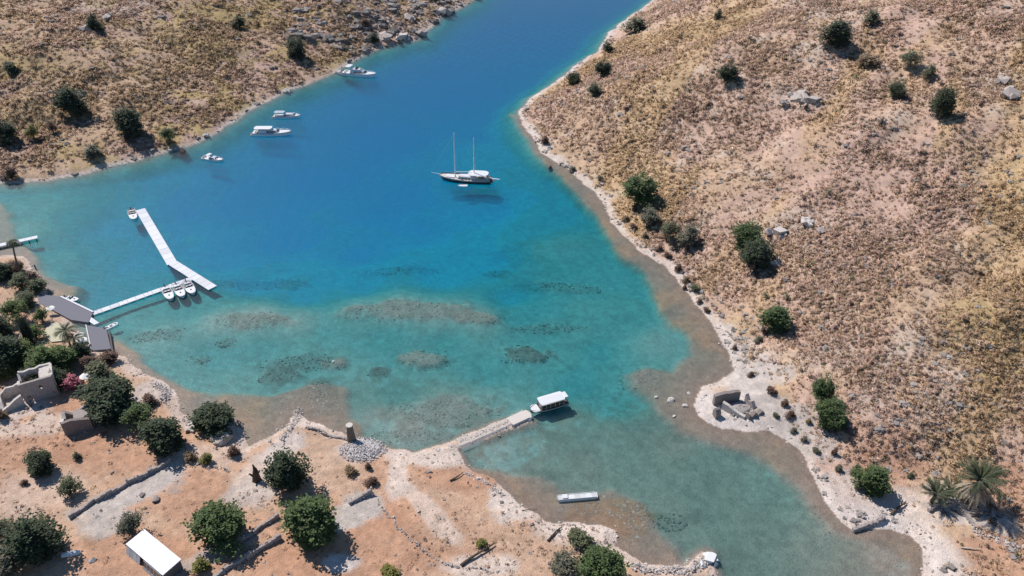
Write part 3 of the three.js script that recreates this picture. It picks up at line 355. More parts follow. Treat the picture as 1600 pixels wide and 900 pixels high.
// scattered single bushes along the eastern shore, too alike to tell apart
for (const [k, [at, w, leaf]] of [[[14.83, -270.00], 2.4, 'brown'], [[23.23, -266.40], 3, 'grey'], [[32.82, -257.12], 3, 'grey'], [[42.10, -231.07], 2.6, 'brown'], [[38.74, -227.49], 2.8, 'dry'], [[40.58, -221.69], 3, 'brown'], [[43.59, -215.83], 2.4, 'olive'], [[47.05, -208.36], 2.6, 'brown'], [[49.04, -204.26], 2.8, 'brown'], [[51.18, -196.89], 3.4, 'brown'], [[52.44, -191.09], 2.6, 'dry'], [[54.19, -186.17], 3.2, 'olive'], [[51.53, -187.85], 2, 'brown'], [[54.43, -180.50], 2, 'brown'], [[55.60, -176.24], 2.2, 'brown'], [[59.57, -159.29], 1.8, 'brown'], [[60.85, -147.91], 2, 'brown'], [[63.90, -140.60], 2.8, 'brown'], [[65.89, -136.17], 2.6, 'brown'], [[66.18, -132.67], 2.6, 'brown'], [[63.02, -133.08], 1.8, 'olive'], [[69.79, -130.30], 1.8, 'dry'], [[65.99, -160.58], 2.6, 'grey'], [[68.05, -162.68], 2, 'brown'], [[67.48, -125.54], 2, 'grey'], [[65.94, -128.44], 1.8, 'grey'], [[69.11, -121.95], 2, 'grey'], [[72.12, -116.35], 2.2, 'grey'], [[87.11, -114.42], 1.6, 'olive']].entries())
  tree('bush', k % 3, LEAF[leaf], 'shore_bush', ({ brown: 'dark brown', dry: 'dry tan', olive: 'olive green', grey: 'pale grey' })[leaf] + ' low bush, ' + RANK[k] + ' in the row along the right shore', 'bush', at, w, w * .75, 'low bushes along the right shore');

// palms
function frondGeo(n, len, droop, lift, seed, wide = .55) {
  const r = rng(seed), T = [];
  for (let k = 0; k < n; k++) {
    const a = k * 2.39996 + r() * .4, up = lift + (r() - .5) * .7, L = len * (.8 + r() * .35); let p = [0, 0, 0], e = up;
    for (let s = 0; s < 6; s++) {
      const q = [p[0] + Math.cos(a) * Math.cos(e) * L / 6, p[1] + Math.sin(e) * L / 6, p[2] + Math.sin(a) * Math.cos(e) * L / 6], w0 = wide * Math.sin(Math.PI * (s + .25) / 6.6), w1 = wide * Math.sin(Math.PI * (s + 1.25) / 6.6), sx = -Math.sin(a), sz = Math.cos(a);
      for (const sd of [-1, 1]) for (let b = 0; b < 3; b++) { // leaflets leave both sides of the rib
        const f = b / 3, g = (b + .9) / 3, A = [lerp(p[0], q[0], f), lerp(p[1], q[1], f), lerp(p[2], q[2], f)], B = [lerp(p[0], q[0], g), lerp(p[1], q[1], g), lerp(p[2], q[2], g)], w = lerp(w0, w1, f), t = [B[0] + sx * sd * w + Math.cos(a) * w * .6, B[1] - w * .35, B[2] + sz * sd * w + Math.sin(a) * w * .6];
        T.push(...A, ...B, ...t);
      }
      p = q; e -= droop * (.5 + s * .16);
    }
  }
  const g = polyMesh(T); const c = new Float32Array(T.length).fill(1); for (let i = 0; i < c.length; i += 9) { const k = .75 + r() * .5; for (let j = 0; j < 9; j++) c[i + j] = k; } g.setAttribute('color', new THREE.BufferAttribute(c, 3)); return g;
}
function palm(name, label, at, high, len, n, o = {}) {
  const t = thing(name, label, 'palm tree', at, undefined, o.turn ?? 0), top = [o.lean ?? .3, high, o.leanz ?? 0];
  const G = []; for (let k = 0; k < 8; k++) { const f = k / 8, g = (k + 1) / 8, bow = (x) => Math.pow(x, 1.6); G.push(rod([top[0] * bow(f), high * f - (k ? 0 : .3), top[2] * bow(f)], [top[0] * bow(g), high * g, top[2] * bow(g)], (o.r ?? .28) * (1.15 - .25 * f), (o.r ?? .28) * (1.05 - .25 * f), 8)); }
  part('trunk', mergeGeometries(G), barkMat, t);
  const c = part('crown', frondGeo(n, len, o.droop ?? .34, o.lift ?? .55, o.seed ?? 3, o.wide ?? .5), LEAF.palm, t); c.position.set(...top);
  if (o.skirt) { const s = part('dead_fronds', frondGeo(o.skirt, len * .9, .16, -.6, 77, .4), frondDry, t); s.position.set(top[0], top[1] - .3, top[2]); }
  return t;
}
palm('date_palm', 'large shaggy palm with hanging dead fronds at lower right', [96.95, -107.01], 6.4, 5.8, 56, { skirt: 70, r: .5, lean: -.8, seed: 9, wide: .7, lift: .95, droop: .26 });
palm('date_palm', 'bushy short palm left of the large shaggy palm', [88.88, -107.77], 2.0, 4.2, 44, { r: .4, seed: 21, lift: .95, droop: .2, wide: .65 });
palm('date_palm', 'small olive palm low in the gap before the large palm', [92.36, -108.73], 1.8, 3.4, 22, { r: .3, seed: 31, lift: .9, droop: .2, wide: .4 });
palm('fan_palm', 'tall thin leaning palm beside the small white jetty', [-148.63, -192.97], 12.6, 2.3, 36, { r: .26, lean: 1.8, seed: 12, droop: .5, wide: .45 });
palm('fan_palm', 'palm with arching fronds between the beige terrace and the quay', [-117.60, -159.17], 6, 3.6, 34, { r: .24, seed: 14 });
palm('fan_palm', 'second palm right beside the one at the beige terrace', [-115.17, -157.69], 4.6, 3.2, 28, { r: .22, seed: 15 });
{ // cypress
  const t = thing('cypress_tree', 'slim black green cypress at left near the quay', 'tree', [-127.59, -158.84]); const c = part('crown', crownGeo(900, { lobes: 26, twigs: 620, faces: 9, leaf: .06, base: .0, spread: .5, hollow: .1 }), LEAF.cypress, t); c.scale.set(3.0, 12, 3.0); part('trunk', rod([0, -.2, 0], [0, 9, 0], .16, .05), barkMat, t);
}
// ---------------------------------------------------------------- scrub, dead grass and stones that nobody could count
{
  // dead grass: short blades leaning outwards; cushion shrubs: low ragged domes
  const soft = (g, up) => { const p = g.attributes.position, n = g.attributes.normal, v = new THREE.Vector3(); for (let i = 0; i < p.count; i++) { v.set(p.getX(i), Math.max(0, p.getY(i)) + up, p.getZ(i)).normalize(); n.setXYZ(i, v.x, v.y, v.z); } return g; };
  const tuft = (seed, n, w, h) => { const r = rng(seed), T = []; for (let k = 0; k < n; k++) { const a = r() * 6.283, q = Math.sqrt(r()) * w * .5, x = Math.cos(a) * q, z = Math.sin(a) * q, b = r() * 6.283, l = h * (.45 + r() * .75) * (1 - q / w * .55), s = w * (.035 + r() * .06), o = w * (.10 + r() * .3), e = a + (r() - .5) * 2; T.push(x - Math.cos(b) * s, -.05, z - Math.sin(b) * s, x + Math.cos(b) * s, -.05, z + Math.sin(b) * s, x + Math.cos(e) * o, l, z + Math.sin(e) * o); } return soft(polyMesh(T), .9); };
  const cushion = (seed) => { const g = soft(crownGeo(seed, { lobes: 5, twigs: 16, faces: 4, leaf: .17, base: -.1, spread: .5, top: .75, hollow: .3, ragged: .3 }), .25); g.deleteAttribute('color'); return g; };
  const kinds = [tuft(1, 54, 1.5, .40), tuft(2, 46, 1.15, .46), cushion(3), cushion(4)];
  const tone = [[.58, .39, .265], [.59, .40, .315], [.50, .34, .265], [.46, .325, .19], [.34, .225, .18], [.62, .46, .36], [.50, .315, .23]];
  const r = rng(77), lists = kinds.map(() => []), rocks = CRAGS.slice(0, 3).map(() => []), shore = PEBBLES.map(() => []);
  const clear = [[[53.15, -137.98], 14], [[-34.30, -122.74], 7], [[-70.14, -93.39], 8], [[-115.41, -160.89], 16], [[-121.41, -144.69], 9], [[-103.73, -134.06], 5]];
  let tries = 0, count = 0;
  while (count < 190000 && tries++ < 600000) {
    const v = r(), z = -ZN * 1.35 * Math.exp(Math.log(ZF * .9 / (ZN * 1.35)) * Math.pow(v, .8)), x = (r() * 2 - 1) * halfWidth(z) * .97, d = shoreAt(x, z); if (d < .6) continue;
    const v0 = Math.log(-z / ZN) / G * NR, who = net.w[(Math.round(v0) + R0) * NX + Math.round((x / halfWidth(z) + 1) / 2 * NC) + C0], n1 = fbm(x * .07 + 9, z * .07, 4), n2 = fbm(x * .025, z * .025, 3);
    if (clear.some(([[a, b], q]) => (x - a) ** 2 + (z - b) ** 2 < q * q)) continue;
    let p = who === 2 ? .07 * sstep(0, .35, n1) + .012 : clamp(.56 + 1.1 * n1 + .35 * n2, .16, 1) * sstep(1, who === 1 ? 13 : 7, d + n1 * 5);
    for (const [[a, b], rx, rz] of FLATS) p *= 1 - .93 * Math.exp(-Math.pow(((x - a) / rx / .9) ** 2 + ((z - b) / rz / .9) ** 2, 2));
    const y = landAt(x, z);
    if (r() < p) {
      const k = r() < .78 ? Math.floor(r() * 2) : 2 + Math.floor(r() * 2), far = sstep(120, 420, -z), s = (k > 1 ? .45 + r() * r() * .9 + Math.pow(r(), 14) * 1.2 : .40 + r() * r() * 1.0) * (1 + far * .6) * (who === 2 ? .6 : 1); let c = tone[Math.floor(r() * tone.length)];
      if (who === 0 && n2 > -.05) c = mix3(c, [.48, .345, .16], .45); if (who === 1) c = mix3(c, [.55, .375, .18], .5 * sstep(.02, .3, fbm((x * .8 + z * .5) * .05 + 11, (z * .8 - x * .5) * .014, 4) + sstep(60, 190, x) * .22 - .06)); if (k > 1) c = [c[0] * .82, c[1] * .80, c[2] * .78]; if (r() < .03) c = [.13, .125, .06];
      const g = .86 + r() * .28; lists[k].push([x, y, z, s, s * (.7 + r() * .6), r() * 6.28, c[0] * g, c[1] * g, c[2] * g]); count++;
    }
    const crag = who === 2 ? .028 + .12 * (d < 5) : .012 + .22 * sstep(.25, .5, fbm(x * .05 + 70, z * .05, 4)) + (d < 4 ? .14 : 0) + (who === 0 && z < -400 && x > -120 ? .2 : 0);
    if (r() < crag * .5) { const k = Math.floor(r() * 3), s = (.28 + Math.pow(r(), 6) * 1.5) * (1 + sstep(150, 450, -z) * .8) * (who === 0 && z < -400 && x > -120 ? 2.3 : 1.1) * (who === 2 ? .45 : 1), g = (who === 0 ? .38 : .5) + r() * .45; rocks[k].push([x, y + s * .02, z, s, s * (.55 + r() * .6), r() * 6.28, .40 * g, .35 * g, .315 * g]); }
  }
  // pebbles and cobbles of the waterline
  for (let q = 0; q < 120000; q++) {
    const v = r(), z = -ZN * 1.4 * Math.exp(Math.log(8) * v), x = (r() * 2 - 1) * halfWidth(z) * .97, d = shoreAt(x, z); if (d < -.8 || d > 2.6) continue;
    if (r() > .16 + .5 * sstep(0, .35, fbm(x * .12, z * .12 + 30, 3))) continue;
    const s = (.18 + Math.pow(r(), 3) * .8) * (1 + sstep(150, 420, -z) * .9), g = .75 + r() * .45; shore[Math.floor(r() * 3)].push([x, landAt(x, z) + s * .1, z, s, s * .8, r() * 6.28, .50 * g, .44 * g, .40 * g]);
  }
  const under = PEBBLES.map(() => []);
  for (const [[a, b], rx, rz, t, s0, k0] of REEFS) if (s0 !== 'inlet' && rx < 20 && k0 > .2) for (let q = 0; q < rx * rz * 5; q++) { const g0 = r() * 6.283, e = Math.sqrt(r()) * (.95 + (vnoise(g0 * 2, rx) - .5) * .5), u = Math.cos(g0) * e * rx, v = Math.sin(g0) * e * rz, x = a + u * Math.cos(t) + v * Math.sin(t), z = b - u * Math.sin(t) + v * Math.cos(t), y = landAt(x, z); if (y > -.15 || shoreAt(x, z) > -.5) continue; const s = .25 + r() * r() * .9, c = s0 === 'weed' ? [.11, .105, .085] : [.24, .195, .16], g = .6 + r() * .7; under[Math.floor(r() * 3)].push([x, y + .02, z, s, Math.min(s * .6, -y * .7), r() * 6.28, c[0] * g, c[1] * g, c[2] * g]); }
  for (let q = 0; q < 60000; q++) { const z = -ZN * 1.4 * Math.exp(Math.log(6) * r()), x = (r() * 2 - 1) * halfWidth(z) * .97, d = shoreAt(x, z); if (d > -.3 || d < -14 || fbm(x * .2, z * .2 + 50, 3) < .08) continue; const y = landAt(x, z); if (y < -.9) continue; const s = .16 + r() * r() * .5, g = .55 + r() * .6; under[Math.floor(r() * 3)].push([x, y + .01, z, s, Math.min(s * .6, -y * .8), r() * 6.28, .25 * g, .19 * g, .15 * g]); }
  const make = (name, label, cat, geos, L, mat) => { const o = new THREE.Group(); o.name = name; o.userData = { kind: 'stuff', label, category: cat }; scene.add(o); geos.forEach((g, k) => { if (!L[k].length) return; const m = new THREE.InstancedMesh(g, mat, L[k].length), c = new THREE.Color(); L[k].forEach(([x, y, z, s, h, t, a, b, e], i) => { m.setMatrixAt(i, M4.compose(V4.set(x, y, z), Q4.setFromEuler(E4.set(0, t, 0)), S4.set(s, h, s))); m.setColorAt(i, c.setRGB(a, b, e)); }); m.name = name + '_scatter'; m.userData = { kind: 'stuff' }; o.add(m); }); console.log(name, L.map((l) => l.length).join(' ')); };
  make('dry_scrub', 'dry straw and brown scrub covering the hillsides', 'scrub', kinds, lists, std(1, 1, 1, 1, { side: THREE.DoubleSide }));
  make('hillside_rocks', 'grey limestone rocks strewn over the hillsides', 'rocks', CRAGS.slice(0, 3), rocks, std(1, 1, 1, .95, { flatShading: true }));
  make('seabed_stones', 'dark stones and weed clumps on the bed of the shallows', 'stones', PEBBLES, under, std(1, 1, 1, .95, { flatShading: true }));
  make('shore_cobbles', 'pale cobbles along the waterline', 'stones', PEBBLES, shore, std(1, 1, 1, .95, { flatShading: true }));
}

// ---------------------------------------------------------------- boats
const GEL = phys({ color: lin(.63, .63, .64), roughness: .32, clearcoat: .4, clearcoatRoughness: .2 }), GELW = std(.64, .64, .65, .5), CANVAS = std(.62, .63, .65, .9), NAVY = std(.02, .025, .045, .4), DARKIN = std(.05, .045, .04, .9), TEAK = std(.26, .16, .09, .7), TINT = phys({ color: lin(.012, .016, .02), roughness: .08, clearcoat: 1 }), STEEL = std(.6, .6, .62, .3, { metalness: .9 }), RUBBER = std(.03, .03, .03, .8), GREYTUBE = std(.55, .56, .58, .6), ROPE = std(.55, .5, .42, 1), SPAR = std(.80, .79, .76, .45), ANTIFOUL = std(.03, .05, .12, .7), SEATM = std(.62, .58, .52, .85);
// hull: bow towards +x; f = how full the stern is, sheer = rise of the bow, keel below the water
function hullGeo(L, B, free, { stern = .82, rise = .5, keel = .45, flare = .16, deck = .12, from = -1, band } = {}) {
  const N = 22, T = [], half = (t) => { const s = t < .42 ? lerp(stern, 1, Math.sin(t / .42 * Math.PI / 2)) : Math.sqrt(Math.max(0, 1 - Math.pow((t - .42) / .58, 2.3))); return B / 2 * s; };
  const sheer = (t) => free * (1 + rise * Math.pow(t, 2.4) + .12 * Math.pow(1 - t, 3)), X = (t) => (t - .5) * L;
  const ring = (t) => { const b = half(t), s = sheer(t), over = t * t * flare * L * .25, k = keel * (1 - Math.pow(t, 5)); return [[X(t) - over * .9, -k, 0], [X(t) - over * .7, -k * .55, b * .62], [X(t) - over * .45, .12 * free, b * (.90 - .12 * t)], [X(t) - over * .2, s * .6, b * (.96 - .05 * t)], [X(t), s, b], [X(t), s, Math.max(0, b - .09)], [X(t) , s - deck, Math.max(0, b - .10)]]; };
  const R = []; for (let k = 0; k <= N; k++) R.push(ring(k / N));
  const out = { shell: [], deck: [] }, quad = (o, a, b, c, d) => o.push(...a, ...b, ...c, ...a, ...c, ...d), m = (p) => [p[0], p[1], -p[2]];
  for (let k = 0; k < N; k++) for (let j = 0; j < 6; j++) { const a = R[k][j], b = R[k + 1][j], c = R[k + 1][j + 1], d = R[k][j + 1]; quad(out.shell, a, b, c, d); quad(out.shell, m(d), m(c), m(b), m(a)); }
  for (let j = 0; j < 6; j++) quad(out.shell, R[0][j], R[0][j + 1], m(R[0][j + 1]), m(R[0][j]));
  for (let k = 0; k < N; k++) quad(out.deck, R[k][6], R[k + 1][6], m(R[k + 1][6]), m(R[k][6]));
  const strip = []; // rubbing strake just outside the sheer
  for (let k = 0; k < N; k++) { const f = (q) => [R[q][4][0] + .01, R[q][4][1] - .10, R[q][4][2] + .035], g = (q) => [R[q][4][0] + .01, R[q][4][1] - .10 - (band ?? .12), R[q][4][2] * .995 + .03]; quad(strip, g(k), g(k + 1), f(k + 1), f(k)); quad(strip, m(f(k)), m(f(k + 1)), m(g(k + 1)), m(g(k))); }
  return { shell: polyMesh(out.shell), deck: polyMesh(out.deck), strip: polyMesh(strip), half, sheer, X };
}
// a slab with rounded plan, for roofs, awnings and cabin tops
function slab(L, B, h, { nose = .25, tail = .1, camber = .06 } = {}) { const s = new THREE.Shape(), n = 8; const pts = []; for (let k = 0; k <= n; k++) { const a = -Math.PI / 2 + Math.PI * k / n; pts.push([L / 2 - L * nose + Math.cos(a) * L * nose, Math.sin(a) * B / 2]); } for (let k = 0; k <= n; k++) { const a = Math.PI / 2 + Math.PI * k / n; pts.push([-L / 2 + L * tail + Math.cos(a) * L * tail, Math.sin(a) * B / 2]); } pts.forEach((p, i) => i ? s.lineTo(p[0], p[1]) : s.moveTo(p[0], p[1])); const g = new THREE.ExtrudeGeometry(s, { depth: h, bevelEnabled: true, bevelSize: .04, bevelThickness: .04, bevelSegments: 2 }); g.rotateX(-Math.PI / 2); const p = g.attributes.position; for (let i = 0; i < p.count; i++) p.setY(i, p.getY(i) - camber * Math.pow(2 * p.getZ(i) / B, 2)); g.computeVertexNormals(); return g; }
// house: a cabin with raked ends, x from a to b
function cabin(a, b, w, y, h, rakeF = .5, rakeB = .1, top = .86) { const q = (x, yy, z) => [x, yy, z], w2 = w / 2, t2 = w2 * top, A = [q(a, y, -w2), q(b, y, -w2 * .72), q(b, y, w2 * .72), q(a, y, w2)], T = [q(a + rakeB, y + h, -t2), q(b - rakeF, y + h, -t2 * .8), q(b - rakeF, y + h, t2 * .8), q(a + rakeB, y + h, t2)], o = [], Q = (a, b, c, d) => o.push(...a, ...b, ...c, ...a, ...c, ...d); for (let k = 0; k < 4; k++) { const n = (k + 1) % 4; Q(A[n], A[k], T[k], T[n]); } Q(T[0], T[3], T[2], T[1]); return polyMesh(o); }
const heading = (a, b) => Math.atan2(-(b[1] - a[1]), b[0] - a[0]);
const middle = (a, b) => [(a[0] + b[0]) / 2, (a[1] + b[1]) / 2], far = (a, b) => Math.hypot(a[0] - b[0], a[1] - b[1]);
function boat(name, label, cat, sternAt, bowAt, group) { const o = thing(name, label, cat, middle(sternAt, bowAt), 0, heading(sternAt, bowAt), group); return [o, far(sternAt, bowAt)]; }
function rails(o, H, t0, t1, n, h) { for (const s of [-1, 1]) { const G = []; for (let k = 0; k < n; k++) { const a = lerp(t0, t1, k / n), b = lerp(t0, t1, (k + 1) / n), p = (t, y) => [H.X(t), H.sheer(t) + y, s * Math.max(.05, H.half(t) - .12)]; G.push(rod(p(a, 0), p(a, h), .02), rod(p(a, h), p(b, h), .02), rod(p(a, h * .5), p(b, h * .5), .012)); } part('guard_rail', mergeGeometries(G), STEEL, o); } }
function outboard(o, x, y, z = 0) { const m = part('outboard_motor', [box(.36, .42, .30, x - .12, y + .25, z), box(.16, .9, .12, x - .1, y - .35, z), new THREE.SphereGeometry(.2, 8, 6).scale(1, .7, .8).translate(x - .12, y + .46, z)], RUBBER, o); return m; }

{ // two masted gulet
  const [o, L] = boat('gulet', 'two masted wooden sailing cruiser with white awning anchored in mid bay', 'sailboat', [-7.2, -257.4], [-28.1, -260.0]); const H = hullGeo(L * .93, 5.6, 1.35, { stern: .74, rise: .75, keel: .8, flare: .5, deck: .3, band: .2 });
  part('hull', H.shell, std(.035, .025, .03, .35), o); part('rubbing_strake', H.strip, GELW, o); part('deck', H.deck, SEATM, o);
  const c = part('deckhouse', cabin(-L * .20, L * .12, 3.2, .9, 1.35, .5, .1), GELW, o); for (const s of [-1, 1]) for (let k = 0; k < 5; k++) part('window', box(.85, .36, .04, -L * .15 + k * 1.25, 1.6, s * 1.5, 0, 0, s * -.12), TINT, c);
  part('foredeck_cushion', box(3.2, .22, 2.5, L * .25, 1.75, 0, 0, .04), GELW, o);
  const a = part('awning', slab(L * .36, 4.6, .06, { nose: .2, tail: .25, camber: .18 }).translate(-L * .25, 3.55, 0), CANVAS, o); for (const x of [-.41, -.30, -.19, -.10]) for (const s of [-1, 1]) part('awning_post', rod([x * L, 1.1, s * 2.0], [x * L, 3.55, s * 2.0], .045), STEEL, a);
  part('cockpit_table', [box(2.4, .08, 1.3, -L * .3, 1.75, 0), rod([-L * .3, 1.1, 0], [-L * .3, 1.75, 0], .08)], TEAK, o); part('stern_seat', [box(.7, .5, 3.2, -L * .40, 1.35, 0), box(.2, .7, 3.2, -L * .425, 1.75, 0)], SEATM, o);
  for (const [x, h, n] of [[L * .17, 19, 'mast'], [-L * .17, 17.4, 'mast']]) { const m = part(n, rod([x, .9, 0], [x - .25, h, 0], .26, .13, 8), SPAR, o); part('spreader', rod([x - .1, h * .55, -1], [x - .1, h * .55, 1], .03), SPAR, m); part('spreader', rod([x - .15, h * .78, -.7], [x - .15, h * .78, .7], .03), SPAR, m); part('stay', [rod([x - .25, h, 0], [x - .4, 1.5, 2.5], .012), rod([x - .25, h, 0], [x - .4, 1.5, -2.5], .012), rod([x - .25, h, 0], [x + 6, 1.8, 0], .012)], STEEL, m); }
  part('boom', rod([L * .16, 3.6, 0], [-L * .12, 3.9, 0], .11, .09), SPAR, o); part('bowsprit', [rod([L * .42, 2.2, 0], [L * .60, 2.75, 0], .13, .06), rod([L * .6, 2.75, 0], [L * .17, 18, 0], .012)], SPAR, o);
  part('stern_platform', [box(1.4, .1, 2.6, -L * .49, .55, 0)], TEAK, o); part('boarding_gangway', [box(3.2, .08, .5, -L * .54, 1.25, .6, 0, .1)], GELW, o); rails(o, H, .06, .94, 14, .6);
  const d = thing('tender_dinghy', 'small white dinghy lying alongside the two masted sailing cruiser', 'dinghy', [-18.2, -254.3], 0, heading([-15.8, -254.3], [-20.6, -254.3])); const h2 = hullGeo(3.6, 1.6, .38, { stern: .9, rise: .4, keel: .15, deck: .14 }); part('hull', h2.shell, GELW, d); part('floor', h2.deck, GELW, d); part('thwart', box(.25, .06, 1.3, -.5, .3, 0), GELW, d); part('thwart', box(.25, .06, 1.25, .5, .3, 0), GELW, d);
}
function motorYacht(name, label, a, b, o2) {
  const [o, L] = boat(name, label, 'motorboat', a, b, 'motor boats anchored off the left shore'); const B = L * (o2.beam ?? .29), f = o2.free ?? L * .085, H = hullGeo(L, B, f, { stern: .88, rise: .45, keel: .5, flare: .45, deck: .1, band: .1 });
  part('hull', H.shell, GEL, o); part('rubbing_strake', H.strip, NAVY, o); part('deck', H.deck, GELW, o);
  const ch = o2.cabinH ?? L * .085, c = part('cabin', cabin(-L * (o2.aft ?? .18), L * (o2.fore ?? .26), B * .74, f * .95, ch, L * .13, .15), GEL, o);
  for (const s of [-1, 1]) part('side_window', box(L * .24, ch * .42, .03, 0, f + ch * .5, s * B * .355, 0, 0, -s * .12), TINT, c); part('windscreen', box(.03, ch * .62, B * .5, L * ((o2.fore ?? .26) - .065), f + ch * .58, 0, 0, .95), TINT, c);
  part('cockpit_seat', [box(.5, .45, B * .7, -L * .40, f + .1, 0), box(.15, .5, B * .7, -L * .42, f + .35, 0)], SEATM, o); part('swim_platform', box(L * .07, .09, B * .7, -L * .53, f * .35, 0), TEAK, o);
  if (o2.fly) { const y = f + ch, fl = part('flybridge', cabin(-L * .22, L * .10, B * .66, y, .55, .5, .05, .95), GEL, o); part('flybridge_screen', box(.03, .5, B * .5, L * .06, y + .62, 0, 0, .7), TINT, fl); part('flybridge_seat', [box(.6, .4, B * .45, -L * .06, y + .7, 0), box(.14, .5, B * .45, -L * .085, y + .95, 0)], RUBBER, fl); }
  if (o2.arch) { const y = f + ch + (o2.fly ? 1.7 : .75), A = part('canopy', slab(L * o2.arch, B * .8, .07, { nose: .12, tail: .08, camber: .1 }).translate(-L * (o2.archX ?? .2), y, 0), o2.canvas ?? GELW, o); for (const x of [-.42, .35]) for (const s of [-1, 1]) part('canopy_post', rod([-L * (o2.archX ?? .2) + x * L * o2.arch, f, s * B * .36], [-L * (o2.archX ?? .2) + x * L * o2.arch, y, s * B * .36], .04), STEEL, A); }
  rails(o, H, .45, .985, 8, .55); part('anchor_roller', box(.7, .08, .16, L * .5, H.sheer(1), 0), STEEL, o); if (o2.mast) part('antenna_mast', rod([-L * .12, f + ch, 0], [-L * .15, f + ch + o2.mast, 0], .05, .02), SPAR, o);
  return o;
}
motorYacht('motor_yacht', 'white motor yacht with flybridge moored stern to the rocky left shore', [-83.9, -375.2], [-67.0, -370.6], { fly: 1, arch: .16, archX: .30, beam: .30, aft: .24, fore: .24, mast: 2.5 });
motorYacht('motor_cruiser', 'long white cruiser with a full length hardtop, lower of the anchored pair', [-108.3, -300.8], [-92.2, -300.8], { arch: .46, archX: .21, beam: .26, aft: .34, fore: .22, cabinH: 1.2 });
motorYacht('motor_cruiser', 'white cruiser with grey awning, upper one of the anchored pair', [-104.5, -319.4], [-92.7, -319.4], { arch: .38, archX: .25, beam: .28, aft: .10, fore: .34, cabinH: 1.0, canvas: std(.38, .43, .48, .9), mast: 6 });
motorYacht('speedboat', 'small white speedboat closest to the pale left shore', [-121.9, -277.8], [-112.9, -274.9], { beam: .31, aft: .10, fore: .26, cabinH: .8, arch: .16, archX: .14, mast: 2 });
{ // excursion boat at the head of the causeway
  const [o, L] = boat('excursion_boat', 'covered excursion boat with white flat roof at the end of the stone causeway', 'boat', [13.4, -139.3], [4.3, -135.5]); const B = 3.3, f = .85, H = hullGeo(L, B, f, { stern: .86, rise: .4, keel: .4, flare: .2, deck: .35, band: .16 });
  part('hull', H.shell, std(.06, .055, .06, .4), o); part('rubbing_strake', H.strip, GELW, o); part('deck', H.deck, std(.13, .09, .06, .8), o); part('foredeck', slab(L * .2, B * .82, .08, { nose: .45, tail: .02, camber: .05 }).translate(L * .37, f * 1.12, 0), GELW, o);  // dark deck colour carries the shade under the roof
  const r = part('roof', slab(L * .66, B * .92, .1, { nose: .06, tail: .05, camber: .14 }).translate(-L * .07, 2.75, 0), GELW, o); part('roof_lip', box(L * .10, .08, B * .6, -L * .44, 2.72, 0), GELW, r);
  for (const s of [-1, 1]) for (let k = 0; k < 6; k++) part('roof_post', rod([L * (.24 - k * .12), f, s * B * .42], [L * (.24 - k * .12), 2.75, s * B * .42], .045), GELW, o);
  for (const s of [-1, 1]) part('bench', [box(L * .55, .08, .5, -L * .08, f + .25, s * B * .3), box(L * .55, .45, .06, -L * .08, f + .5, s * B * .40)], std(.10, .07, .05, .8), o); part('wheelhouse_screen', box(.04, .9, B * .7, L * .25, 2.2, 0, 0, .12), TINT, o); part('stern_rail', [rod([-L * .47, f, -1.2], [-L * .47, f + .8, -1.2], .03), rod([-L * .47, f, 1.2], [-L * .47, f + .8, 1.2], .03), rod([-L * .47, f + .8, -1.2], [-L * .47, f + .8, 1.2], .03)], STEEL, o);  // benches darkened too, for the shade under the roof
}
{ // barge in the inlet
  const a = [9.9, -109.2], b = [18.3, -110.1], o = thing('pontoon_barge', 'long white flat barge moored over the brown shallows of the inlet', 'barge', middle(a, b), 0, heading(a, b)), L = far(a, b), B = 1.35;
  const s = new THREE.Shape(); s.moveTo(-L / 2, -.25); s.lineTo(L / 2 - .7, -.25); s.lineTo(L / 2, .3); s.lineTo(L / 2, .45); s.lineTo(-L / 2, .45); part('hull', new THREE.ExtrudeGeometry(s, { depth: B, bevelEnabled: true, bevelSize: .04, bevelThickness: .04, bevelSegments: 2 }).translate(0, 0, -B / 2), GELW, o);
  for (let k = 0; k < 7; k++) part('deck_panel', box(L / 7 - .12, .07, B - .12, -L / 2 + (k + .5) * L / 7 - .08, .525, 0), std(.50 + .07 * (k % 3), .50 + .07 * (k % 3), .50 + .06 * (k % 3), .8), o); part('locker', box(1.1, .3, B - .3, -L * .33, .72, 0), GELW, o); for (const s of [-1, 1]) part('gunwale', box(L - .5, .12, .08, -.1, .60, s * (B / 2 - .02)), GELW, o); part('stern_block', box(.35, .3, B - .2, -L / 2 - .1, .4, 0), std(.3, .3, .3), o);
}
